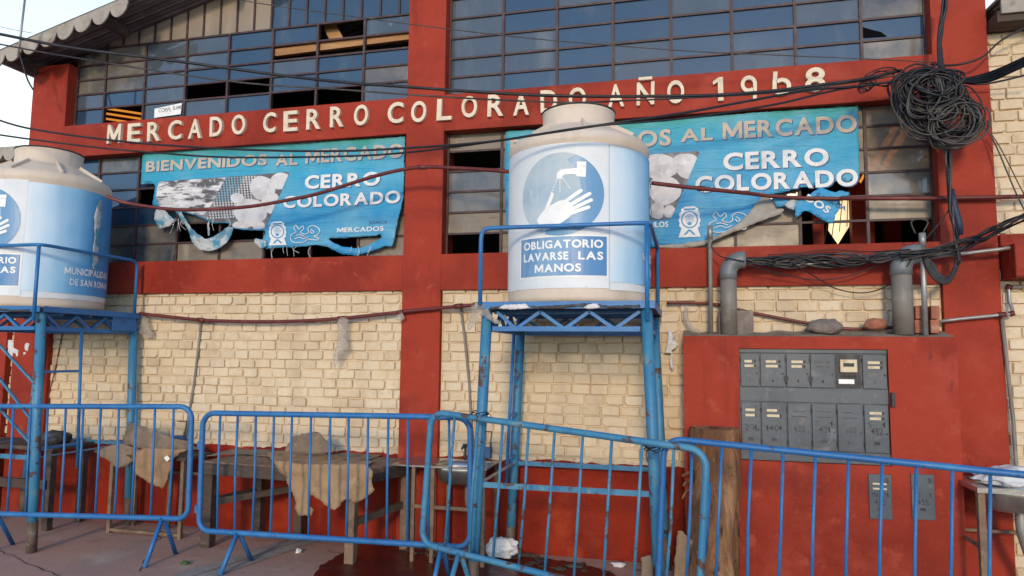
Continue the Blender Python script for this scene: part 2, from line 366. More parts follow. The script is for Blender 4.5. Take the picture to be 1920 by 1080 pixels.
BAG = mat('white plastic bag', (.66,.66,.68), .45, [((.52,.52,.56),8,.45,.7),((.74,.74,.75),20,.55,.7)], bump=(.6,22,(1,1,1),.03))
RAG = mat('dirty white plastic strip', (.50,.44,.39), .6, [((.30,.275,.26),9,.45,.7),((.55,.53,.51),16,.55,.7)], bump=(.6,24,(1,1,1),.03))
PUD = mat('dark red wet stain', (.085,.014,.010), .28, [((.055,.010,.008),2.5,.45,.7),((.13,.028,.02),6,.55,.72)], bump=(.15,14), rlayer=(.65,3,.45,.65))
KERB = mat('grey joint concrete', (.32,.29,.26), .9, [((.23,.20,.18),6,.45,.7),((.27,.18,.15),2,.5,.7)], bump=(.5,40,(1,1,1),.01))
RAG.node_tree.nodes['Principled BSDF'].inputs['Alpha'].default_value = .42
TRASH = mat('wet litter', (.09,.065,.05), .8, [((.04,.028,.022),12,.45,.65),((.20,.16,.13),20,.60,.72)], bump=(.8,40,(1,1,1),.02))
KERBD = mat('dirt filled crack', (.06,.045,.04), .95)
GREEN = mat('green weed', (.06,.11,.035), .7, [((.03,.07,.02),20,.45,.7)])
ORANGE = mat('glowing orange sheet', (.55,.20,.03), .5, [((.40,.12,.02),9,.5,.7,(1,1,.1))], emit=((1,.36,.05),.35))  # own glow stands in for light on the awning and the orange strips
SKYL = mat('self lit skylight sheet', (.7,.6,.4), .5, emit=((1,.76,.44),.5))  # own glow stands in for daylight coming through the sheet
GROUND = mat('concrete pavement', (.41,.26,.205), .88, [((.45,.25,.195),.9,.42,.62),((.30,.225,.195),.55,.50,.66),((.46,.35,.30),2.6,.56,.74),((.34,.14,.115),1.4,.585,.68),((.21,.165,.15),7,.62,.76)], bump=(.4,50,(1,1,1),.008), bump2=(.3,6,(1,1,1),.02))
def banner_mat():
    m = mat('printed blue vinyl banner', (.055,.36,.60), .5, [], bump=(.8,4,(.5,1,3.4),.035), bump2=(.5,22,(.4,1,2.4),.010))
    n = m.node_tree.nodes; l = m.node_tree.links; b = n['Principled BSDF']
    tc = n.new('ShaderNodeTexCoord'); sp = n.new('ShaderNodeSeparateXYZ'); l.new(tc.outputs['Object'], sp.inputs[0])
    nz = n.new('ShaderNodeTexNoise'); nz.inputs['Scale'].default_value = 2.2; nz.inputs['Detail'].default_value = 4; l.new(tc.outputs['Object'], nz.inputs['Vector'])
    ad = n.new('ShaderNodeMath'); ad.operation = 'MULTIPLY_ADD'; ad.inputs[1].default_value = .18; l.new(nz.outputs['Fac'], ad.inputs[0]); l.new(sp.outputs[2], ad.inputs[2])
    mr = n.new('ShaderNodeMapRange'); mr.inputs[1].default_value = 2.55; mr.inputs[2].default_value = 3.66; l.new(ad.outputs[0], mr.inputs[0])
    cr = n.new('ShaderNodeValToRGB'); e = cr.color_ramp.elements
    e[0].position = 0; e[0].color = (.02,.24,.52,1); e[1].position = 1; e[1].color = (.03,.28,.20,1)
    for p, c in ((.35,(.022,.28,.55,1)), (.72,(.03,.33,.55,1)), (.90,(.035,.34,.44,1))):
        q = e.new(p); q.color = c
    l.new(mr.outputs[0], cr.inputs[0])
    n2 = n.new('ShaderNodeTexNoise'); n2.inputs['Scale'].default_value = 3.5; n2.inputs['Detail'].default_value = 7; l.new(tc.outputs['Object'], n2.inputs['Vector'])
    m2 = n.new('ShaderNodeMapRange'); m2.inputs[1].default_value = .40; m2.inputs[2].default_value = .75; m2.inputs[4].default_value = .75; l.new(n2.outputs['Fac'], m2.inputs[0])
    mx = n.new('ShaderNodeMix'); mx.data_type = 'RGBA'; l.new(m2.outputs[0], mx.inputs[0]); l.new(cr.outputs[0], mx.inputs[6]); mx.inputs[7].default_value = (.16,.43,.58,1)
    l.new(mx.outputs[2], b.inputs['Base Color']); return m
BANNER = banner_mat()
PHOTO = mat('dark grey photo print', (.10,.10,.11), .55, [((.30,.30,.32),9,.45,.7)], bump=(.3,8,(.6,1,2.0),.02))
PALE = mat('pale produce print', (.60,.60,.62), .55, [((.42,.42,.44),7,.48,.7),((.70,.70,.71),16,.55,.7)], bump=(.3,8,(.6,1,2.0),.02))
PLEAF = mat('leafy produce print', (.55,.55,.57), .55, [((.10,.10,.11),7,.50,.56,(.5,1,2.2)),((.72,.72,.73),9,.52,.60,(.5,1,2.0)),((.07,.07,.08),14,.56,.62,(.4,1,2)),((.66,.66,.67),26,.58,.66)], bump=(.3,8,(.6,1,2.0),.02))
PBLUE = mat('pale blue produce print', (.18,.42,.58), .55)
def produce(parent, region, spuds, dots=None, leaf=None):
    reg = px_poly(region, YB)
    def clipped(mb, pts, off, mi):
        q = [p if inpoly(p, reg) else tuple(nearest(p, reg)) for p in px_poly(pts, YB)]
        put_poly(mb, q, bfn(off), .05, mi)
    mb = MB()
    for k, (cx, cy, rx, ry) in enumerate(spuds): clipped(mb, [(cx+rx*math.cos(t)*(1+.06*math.sin(2*t+k)), cy+ry*math.sin(t)*(1+.06*math.cos(3*t+k))) for t in [2*PI*i/26 for i in range(26)]], .0042+.0004*k, 0)
    if leaf: clipped(mb, leaf, .004, 1)
    if dots:
        x0, y0, x1, y1 = dots; r = 0; y = y0
        while y < y1:
            x = x0+(r % 2)*2.6-(y-y0)*.45
            while x < x1-(y-y0)*.45:
                c = px_poly([(x, y-(x-x0)*.055)], YB)[0]
                if inpoly(c, reg): put_poly(mb, [(c[0]+.0095*math.cos(t), c[1]+.0095*math.sin(t)) for t in [2*PI*i/7 for i in range(7)]], bfn(.0048), 0, 2 if (x < x0+34-(y-y0)*.45 and y < y0+42) else 0)
                x += 5.3
            y += 4.6; r += 1
    mb.build('produce_print', [PALE, PLEAF, PBLUE], parent)
def grad_wrap():
    """wrap print: white fading to blue around the tank (object space angle is baked in a vertex attribute)"""
    m = mat('blue fading tank wrap', (.4,.6,.8), .55, [], bump=(.12,7,(1,1,.4),.02))
    n = m.node_tree.nodes; l = m.node_tree.links; b = n['Principled BSDF']
    at_ = n.new('ShaderNodeAttribute'); at_.attribute_name = 'print'
    tc = n.new('ShaderNodeTexCoord'); nz = n.new('ShaderNodeTexNoise'); nz.inputs['Scale'].default_value = 3; nz.inputs['Detail'].default_value = 5; l.new(tc.outputs['Object'], nz.inputs['Vector'])
    ad = n.new('ShaderNodeMath'); ad.operation = 'MULTIPLY_ADD'; ad.inputs[1].default_value = .3; l.new(nz.outputs['Fac'], ad.inputs[0]); l.new(at_.outputs['Fac'], ad.inputs[2])
    cr = n.new('ShaderNodeValToRGB'); e = cr.color_ramp.elements; e[0].position = .12; e[0].color = (.70,.77,.83,1); e[1].position = 1; e[1].color = (.05,.25,.56,1)
    for p, c in ((.35,(.50,.68,.83,1)), (.6,(.25,.51,.76,1)), (.8,(.10,.36,.66,1))):
        q = e.new(p); q.color = c
    l.new(ad.outputs[0], cr.inputs[0]); l.new(cr.outputs[0], b.inputs['Base Color']); return m
GRADW = grad_wrap()

# ================================================================== GROUND
mb = MB(); mb.faces([(-300,-300,0),(300,-300,0),(300,300,0),(-300,300,0)], [(0,1,2,3)])
tag(mb.build('ground', GROUND), 'reddish grey concrete pavement in front of the market', 'pavement', kind='structure')
# slab joint: narrow concrete strip with a groove on either side
mb = MB()
a, b = gnd(150, 1150), gnd(662, 983)
d = (b-a); d.z = 0; d.normalize(); sdv = Vector((d.y, -d.x, 0))
for off in (-.07, .075):
    pts = [a+d*t*.25+sdv*(off+.006*math.sin(t*1.7)) for t in range(int((b-a).length/.25)+1)]
    for p, q in zip(pts, pts[1:]):
        mb.faces([p-sdv*.065+Vector((0,0,.004)), p+sdv*.065+Vector((0,0,.004)), q+sdv*.065+Vector((0,0,.004)), q-sdv*.065+Vector((0,0,.004))], [(0,1,2,3)])
tag(mb.build('pavement', KERB), 'pale double strip of joint concrete crossing the pavement', 'pavement joint', kind='structure')
mb = MB()
for x0_, y0_, x1_, y1_ in ((-6.2,-.75,-4.1,-1.6),(-4.6,-.2,-3.9,-1.25),(-2.9,-.35,-1.9,-.75)):
    n = 26; P = [Vector((x0_+(x1_-x0_)*i/n+random.uniform(-.018,.018), y0_+(y1_-y0_)*i/n+random.uniform(-.02,.02), .003)) for i in range(n+1)]
    dv = Vector((y1_-y0_, x0_-x1_, 0)).normalized()
    for i in range(n):
        w0, w1 = .0045*(.4+random.random()), .0045*(.4+random.random())
        mb.faces([P[i]-dv*w0, P[i+1]-dv*w1, P[i+1]+dv*w1, P[i]+dv*w0], [(0,1,2,3)])
tag(mb.build('pavement', KERBD), 'thin dark cracks wandering across the concrete pavement', 'pavement cracks', kind='structure')
# damp stain
stain = [(598,1064),(640,1040),(662,1022),(700,1012),(745,1022),(790,1030),(860,1040),(930,1040),(1000,1046),(1080,1055),(1150,1075),(1190,1110),(1100,1160),(900,1180),(700,1140),(610,1110),(588,1086)]
poly = [(gnd(*p).x, gnd(*p).y) for p in stain]
poly = [(x, min(y, -.02)) for x, y in poly]
mb = MB(); sheet(mb, poly, .05, lambda u, v: (u, v, .004), jag=.018)
tag(mb.build('spill', PUD), 'dark red liquid spilled on the pavement below the middle barriers', 'spill')

# ================================================================== MARKET BUILDING
BL = empty('market_building', (-2.25, 0, 0), 'long red and cream market hall with tall paned windows and raised cream letters', 'building')
COLS = [(-6.65, -6.21), (-2.445, -2.09), (1.78, 2.15)]
BAYS = [(-6.21, -2.445), (-2.09, 1.78)]
def wobbly_box(mb, a, b, st=.35):
    mb.box(a, b)
for x0, x1 in COLS:
    mb = MB(); mb.box((x0, 0, 0), (x1, .30, 4.55 if x0 < -6 else 6.0)); mb.build('column', RED, BL, bevel=.003)
for x0, x1 in BAYS:
    mb = MB(); mb.box((x0, .001, 3.555), (x1, .30, 3.885)); mb.build('beam', RED, BL, bevel=.003)
    mb = MB(); mb.box((x0, .001, 2.15), (x1, .30, 2.462)); mb.build('beam', RED, BL, bevel=.003)
def bricks(x0, x1, z0, z1, yface, ymort, name, parent, seed, course=.0835, bw=.153, skip=None):
    rnd = random.Random(seed); mb = MB()
    mb.faces([(x0, ymort, z0), (x1, ymort, z0), (x1, ymort, z1), (x0, ymort, z1)], [(0,1,2,3)], 1)
    r = 0; z = z0
    while z < z1-.02:
        x = x0 - rnd.uniform(0, bw)
        h = course
        while x < x1:
            wd = bw*rnd.uniform(.93, 1.07) if rnd.random() > .05 else bw*rnd.uniform(1.4, 1.7)
            a, b = max(x, x0), min(x+wd, x1)
            if b-a > .03 and not (skip and skip((a+b)/2, z)):
                g = rnd.uniform(.005, .010); zz0, zz1 = z+g*.8+rnd.uniform(-.003,.003), min(z+h-g*.8+rnd.uniform(-.003,.003), z1)
                xa, xb = a+g, b-g; yf = yface+rnd.uniform(-.008,.006); tl = rnd.uniform(-.003,.003); ts = rnd.uniform(-.003,.003); rk = rnd.uniform(-.0025,.0025)
                cs = [rnd.uniform(.002,.007) if rnd.random() > .12 else rnd.uniform(.010,.022) for _ in range(4)]
                def ring(ins, y):
                    c0, c1, c2, c3 = cs
                    ps = [(xa+ins+c0, zz0+ins), (xb-ins-c1, zz0+ins+rk), (xb-ins, zz0+ins+c1+rk), (xb-ins, zz1-ins-c2+rk), (xb-ins-c2, zz1-ins+rk), (xa+ins+c3, zz1-ins), (xa+ins, zz1-ins-c3), (xa+ins, zz0+ins+c0)]
                    return [(px+rnd.uniform(-.0018,.0018), y+(tl if pz > (zz0+zz1)/2 else -tl)+(ts if px > (xa+xb)/2 else -ts), pz+rnd.uniform(-.0018,.0018)) for px, pz in ps]
                rs = ring(-.003, ymort+.002)+ring(0, yf+.004)+ring(.0035, yf)
                fs = []
                for k in range(2):
                    for i in range(8): fs.append((k*8+i, k*8+(i+1)%8, k*8+8+(i+1)%8, k*8+8+i))
                fs.append(tuple(range(16, 24)))
                mi = 0 if rnd.random() > .33 else (2 if rnd.random() > .45 else 3)
                mb.faces(rs, fs, mi, False)
            x += wd
        z += h; r += 1
    return mb.build(name, [BRICK, MORTAR, BRICK2, BRICK3], parent)
for i, (x0, x1) in enumerate(BAYS):
    bricks(x0, x1, .70, 2.17, .040, .055, 'brick_panel', BL, 11+i)
    # red dado below, its top edge wandering along a course
    mb = MB(); n = int((x1-x0)/.04)
    rnd = random.Random(3+i); top = [.742+rnd.uniform(-.010,.010)+.008*math.sin(k*.31) for k in range(n+1)]
    for k in range(n):
        xa, xb = x0+(x1-x0)*k/n, x0+(x1-x0)*(k+1)/n
        mb.faces([(xa,.026,0),(xb,.026,0),(xb,.026,top[k+1]-.012),(xa,.026,top[k]-.012),(xa,.032,top[k]),(xb,.032,top[k+1]),(xa,.06,top[k]),(xb,.06,top[k+1])], [(0,1,2,3),(3,2,5,4),(4,5,7,6)])
    mb.build('dado', REDP, BL)
# roof and gable
RIDGE = -2.27
def rz(x): return 4.70+.262*(min(x, RIDGE)+6.22) if x < RIDGE else 4.70+.262*(RIDGE+6.22)-.10*(x-RIDGE)
mb = MB(); ny = 170; ys = [-.36+6.6*k/ny for k in range(ny+1)]
for xs in ((-6.80, RIDGE), (RIDGE, 2.3)):
    y_from = 0
    for k in range(ny):
        ya, yb = ys[k], ys[k+1]
        if xs[0] == RIDGE and ya < .02: continue
        za, zb = .016*math.sin(ya*2*PI/.135), .016*math.sin(yb*2*PI/.135)
        mb.faces([(xs[0],ya,rz(xs[0])+za),(xs[1],ya,rz(xs[1]-1e-5)+za),(xs[1],yb,rz(xs[1]-1e-5)+zb),(xs[0],yb,rz(xs[0])+zb)], [(0,1,2,3)], 0, True)
rf = mb.build('roof', CORRD, BL, solid=.004)
mb = MB()   # hanging scalloped bargeboard along the left rake
pl = []
x = -6.80; xe = -5.18; sc_w = .205
topo = lambda x: (x, rz(x)-.012)
low = []
while x < xe-.01:
    for k in range(8):
        t = k/8; xx = x+sc_w*t
        low.append((xx, rz(xx)-.075-.105*math.sin(PI*t)**.6))
    x += sc_w
poly = [topo(-6.80), topo(xe)]+[(xe+.015, rz(xe)-.07)]+list(reversed(low))
mb.prism(poly, lambda u, v, d_: (u, -.375+d_, v), .014)
mb.build('bargeboard', SCAL, rf)
mb = MB()
for xx in (-6.66, -5.55, -4.3): mb.box((xx, -.34, rz(xx)-.12), (xx+.07, .0, rz(xx)-.03))
mb.build('rafter', DWOOD, rf)
mb = MB(); mb.box((-6.80,-.352,rz(-6.80)-.05),(-6.77,6,rz(-6.80)-.015)); mb.build('gutter_board', SCAL, rf)
# dark hall behind
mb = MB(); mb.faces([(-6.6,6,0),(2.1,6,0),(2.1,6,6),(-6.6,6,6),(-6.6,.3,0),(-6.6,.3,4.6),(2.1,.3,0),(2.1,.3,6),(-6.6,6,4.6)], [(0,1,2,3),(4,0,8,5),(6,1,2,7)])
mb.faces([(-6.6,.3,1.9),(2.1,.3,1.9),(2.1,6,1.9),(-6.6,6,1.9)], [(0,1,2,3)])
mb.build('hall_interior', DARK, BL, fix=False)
# windows ---------------------------------------------------------------
YG = .12; PW = .4855
def window(name, xs, zs, kind, missing, ztop=None, extra_mats=None):
    """paned iron window: frame mesh > pane meshes by glass kind; xs, zs are the bar lines"""
    fr = MB(); t = .011
    for x in xs:
        zt = zs[-1] if ztop is None else min(zs[-1], ztop(x))
        fr.box((x-t, YG-.012, zs[0]), (x+t, YG+.022, zt))
    for i, z in enumerate(zs):
        for xa, xb in zip(xs, xs[1:]):
            if ztop and z > ztop(xa): continue
            fr.box((xa+t, YG-.009, z-t*.8), (xb-t, YG+.019, z+t*.8))
    w_ = fr.build(name, FRAME, BL)
    groups = {}
    for ci, (xa, xb) in enumerate(zip(xs, xs[1:])):
        for ri, (za, zb) in enumerate(zip(zs, zs[1:])):
            if (ci, ri) in missing: continue
            if ztop and za > min(ztop(xa), ztop(xb))-.03: continue
            k = kind(ci, ri)
            g = groups.setdefault(k, MB())
            tx, tz = random.uniform(-.0016,.0016), random.uniform(-.0016,.0016)
            z2 = min(zb, ztop(xa) if ztop else 99); z3 = min(zb, ztop(xb) if ztop else 99)
            g.faces([(xa+t*.5,YG+.008+tx+tz,za),(xb-t*.5,YG+.008-tx+tz,za),(xb-t*.5,YG+.008-tx-tz,z3),(xa+t*.5,YG+.008+tx-tz,z2)], [(0,1,2,3)])
    MATS = dict(c=CLEAR, h=GLASSH, g=GLASS, d=GLASSD, b=GLASSB, w=GLASSW, o=BOARD)
    for k, g in groups.items():
        g.build({'c':'clear_panes','h':'paler_panes','g':'glass_panes','d':'dusty_panes','b':'covered_panes','w':'whitened_panes','o':'board_panes'}[k], MATS[k], w_, solid=.004, fix=False)
    return w_
cx1 = [-6.20]+[-5.85+i*PW for i in range(7)]+[-2.45]
rows_u = [3.885, 4.09, 4.25, 4.405, 4.56, 4.73]
def kul(c, r):  # left columns paler: greyer sky reflection put into the pane colour
    if c <= 1 and r >= 2: return 'd'
    if c == 2 or (c == 3 and r >= 3) or (c*7+r*5) % 4 == 1: return 'h'
    if c == 7 and r == 0: return 'w'
    if c == 7 and r == 1: return 'd'
    return 'g'
WUL = window('window', cx1, rows_u, kul, {(1,0),(3,1),(4,1),(5,0),(6,0),(5,3),(6,3),(7,3),(6,4)}, ztop=lambda x: rz(x)-.04)
# vertical gable strips above
mbb, mbg, mf = MB(), MB(), MB()
xg = [-5.85+i*.1915 for i in range(19)]
for i, (xa, xb) in enumerate(zip(xg, xg[1:])):
    if xb > -2.44: xb = -2.445
    zt0, zt1 = rz(xa)-.02, rz(xb)-.02
    if zt0 < 4.74: continue
    (mbb if xa < -3.95 else mbg).faces([(xa+.008,YG+.006,4.735),(xb-.008,YG+.004,4.735),(xb-.008,YG+.004,zt1),(xa+.008,YG+.006,zt0)], [(0,1,2,3)])
    mf.box((xa-.009,YG-.010,4.74),(xa+.009,YG+.02,zt0))
mbb.build('gable_boards', BOARD, WUL, solid=.004, fix=False); mbg.build('gable_glass', GLASS, WUL, solid=.004, fix=False); mf.build('gable_bars', FRAME, WUL)
mb = MB()      # timber propped behind the missing panes
mb.beam((-4.05,.17,4.505),(-2.35,.17,4.54),.05,.075); mb.beam((-3.42,.24,4.86),(-3.26,.24,4.56),.13,.03,(0,1,0))
tag(mb.build('timber_prop', WOOD, bevel=.004), 'raw timber beam with a short brace nailed behind the broken upper left panes', 'timber')
mb = MB(); p = [at(289,221,.105), at(339,214,.105), at(341,193,.105), at(290,204,.105)]
mb.faces(p, [(0,1,2,3)]); st = mb.build('paper_notice', WHITE, WUL, solid=.002)
mb = MB(); put_text(mb, 'CORPL', p[0].x+.05, p[0].x+.20, p[0].z+.05, p[0].z+.09, lambda u, v: (u, .1025, v+ (u-p[0].x)*.02), .0)
put_text(mb, 'ELAMO', p[0].x+.22, p[0].x+.33, p[0].z+.06, p[0].z+.10, lambda u, v: (u, .1025, v+(u-p[0].x)*.02), .0)
mb.build('notice_print', PAINTK, WUL)
cx2 = [-2.085]+[-1.59+i*.4855 for i in range(7)]+[1.775]
window('window', cx2, [3.885,4.08,4.255,4.445,4.63,4.82,5.0,5.2], lambda c, r: 'd' if (c == 7 and r in (0,2)) else ('h' if (c*5+r*3) % 7 in (1,4) or c == 0 else 'g'), set())
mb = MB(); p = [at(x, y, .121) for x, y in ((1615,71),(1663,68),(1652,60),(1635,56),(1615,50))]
mb.faces(p, [(0,1,2,3,4)]); o = mb.build('pane_hole_patch', HOLE, BL, solid=.003)  # black patch over the glass, painting in the dark behind a broken corner
rows_l = [2.462,2.655,2.845,3.03,3.215,3.395,3.56]
cx1b = [-6.20]+[-5.85+i*.4855 for i in range(7)]+[-2.45]
def kll(c, r):
    if c <= 2 and r in (2,3,4): return 'g'
    if c == 0: return 'g' if r > 1 else 'd'
    return 'bdbdbbd'[(c*3+r*2) % 7] if c >= 3 else 'd'
window('window', cx1b, rows_l, kll, {(2,3),(3,1),(4,1),(5,0),(6,0),(6,1)})
def klr(c, r):
    if c == 7 and r in (3, 4): return 'c'
    if c >= 6 and r >= 2: return 'b' if r > 2 else 'd'
    return 'bdbbd'[(c*3+r*2) % 5]
window('window', cx2, rows_l, klr, {(0,4),(0,0),(6,0),(6,1),(7,0),(6,2)})
# inner things glimpsed through the broken panes
for xa_, xb_, Y_ in ((1598,1640,.62),(1524,1545,.70),(1660,1690,1.3)):
    a_, b_ = at(xa_, 430, Y_), at(xb_, 430, Y_); mb = MB(); mb.box((a_.x,Y_,1.95),(b_.x,Y_+.1,4.0)); mb.build('inner_post', RED, BL)
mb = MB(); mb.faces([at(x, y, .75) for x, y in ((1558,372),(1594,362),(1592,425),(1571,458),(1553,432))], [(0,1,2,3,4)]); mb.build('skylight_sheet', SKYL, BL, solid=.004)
mb = MB()
for k in range(4): mb.beam(at(1560+k*10,368-k*2,.73), at(1546+k*14,452-k*9,.73), .006, .006)
mb.build('skylight_bars', DWOOD, BL)
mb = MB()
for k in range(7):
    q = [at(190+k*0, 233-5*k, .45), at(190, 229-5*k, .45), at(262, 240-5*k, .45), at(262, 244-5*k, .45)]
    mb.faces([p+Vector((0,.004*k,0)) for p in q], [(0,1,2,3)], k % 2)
mb.build('striped_awning', [ORANGE, mat('red awning stripe', (.4,.03,.02), .6)], BL)  # orange stripes glow by themselves, as no light reaches the awning
# self-lit strips drawn as the orange glow behind the lower right panes
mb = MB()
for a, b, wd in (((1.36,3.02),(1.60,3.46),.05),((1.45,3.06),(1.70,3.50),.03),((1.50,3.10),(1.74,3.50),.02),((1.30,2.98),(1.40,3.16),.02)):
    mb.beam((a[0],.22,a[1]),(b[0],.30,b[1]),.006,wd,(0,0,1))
mb.build('orange_glow_strips', ORANGE, BL)
# raised letters ---------------------------------------------------------
LET = [('M',203,228,268,233),('E',241,265,266,230),('R',278,302,264,227),('C',317,342,260,224),('A',355,379,258,220),('D',395,418,255,217),('O',436,461,252,214),
 ('C',495,518,249,211),('E',533,559,246,206),('R',576,602,242,204),('R',620,645,239,200),('O',665,691,236,197),
 ('C',728,757,232,192),('O',772,800,229,189),('L',820,848,226,187),('O',866,895,222,181),('R',915,945,220,180),('A',963,992,216,175),('D',1014,1045,212,171),('O',1067,1099,208,167),
 ('A',1140,1170,202,159),('N',1194,1227,197,154),('O',1251,1283,194,152),('1',1337,1356,192,144),('9',1389,1419,188,139),('6',1448,1483,177,132),('8',1509,1547,172,127)]
for ch, xa, xb, yb, yt in LET:
    ym = (yb+yt)/2
    X0, X1 = at(xa, ym, -.02).x, at(xb, ym, -.02).x
    z0 = 3.642+random.uniform(-.006,.006)+ (at((xa+xb)/2, yb, -.02).z-3.642)*.5; z1 = z0+.193
    mb = MB(); vs, fs = glyphs(ch, .018)
    tilt = random.uniform(-.03,.03)
    V = [(X0+u*(X1-X0)+tilt*(v-.5)*.19, z0+v*(z1-z0)) for u, v in vs]
    nv = len(V)
    a = mb.faces([(x,-.034,z) for x, z in V], fs); b = mb.faces([(x,.001,z) for x, z in V], [])
    for e in [e for e in mb.bm.edges if len(e.link_faces) == 1]:
        i, j = a.index(e.verts[0]), a.index(e.verts[1])
        mb.bm.faces.new((a[i], a[j], b[j], b[i]))
    if ch == 'N':
        xm = (X0+X1)/2; mb.box((xm-.055,-.034,z1+.018),(xm+.055,.0,z1+.043))
    mb.build('letter', CREAM, BL)
c = at(1835, 858, 0); mb = MB()
for r0_, r1_, y_ in ((0,.05,-.004),(.05,.06,-.010),(.06,.072,-.002)):
    pass
P_ = [[(c.x+r_*math.cos(t)*(1+.06*math.sin(3*t)), y_, c.z+r_*math.sin(t)) for t in [2*PI*i/28 for i in range(28)]] for r_, y_ in ((.075,.0),(.066,-.006),(.055,-.002),(.012,-.006))]
V_ = [p for q in P_ for p in q]; mb.faces(V_, [(k*28+i, k*28+(i+1)%28, k*28+28+(i+1)%28, k*28+28+i) for k in range(3) for i in range(28)]+[tuple(range(84,112))], 0, True); mb.build('plugged_hole', RED, BL)
# red electrical niche built against the front ------------------------------
BX0, BX1, BY, BZ = -.06, 1.755, -.30, 1.755
NB = empty('meter_housing', ((BX0+BX1)/2, BY, 0), 'squat red plastered masonry block holding the grey electricity meters', 'masonry block')
CX0, CX1, CZ0, CZ1 = .335, 1.325, .865, 1.665
mb = MB()
mb.box((BX0,BY,0),(CX0,.03,BZ)); mb.box((CX1,BY,0),(BX1,-.002,BZ)); mb.box((CX0,BY,0),(CX1,.03,CZ0)); mb.box((CX0,BY,CZ1),(CX1,.03,BZ)); mb.box((CX0,-.12,CZ0),(CX1,.03,CZ1))
bmesh.ops.remove_doubles(mb.bm, verts=mb.bm.verts, dist=1e-4)
mb.build('body', RED, NB)
mb = MB(); n = 60          # lumpy mortar cap
for i in range(n):
    for j in range(6):
        def cp(i, j):
            x = BX0+(BX1-BX0)*i/n; y = BY+.01+.32*j/6
            return (x, y, BZ-.004+(.012+.055*(j/6)**1.3)*(.75+.6*noise.noise(Vector((x*5, y*7, 1)))) if j else BZ-.006)
        mb.faces([cp(i,j),cp(i+1,j),cp(i+1,j+1),cp(i,j+1)], [(0,1,2,3)], 0, True)
bmesh.ops.remove_doubles(mb.bm, verts=mb.bm.verts, dist=1e-4)
mb.build('mortar_cap', PLASTER, NB)
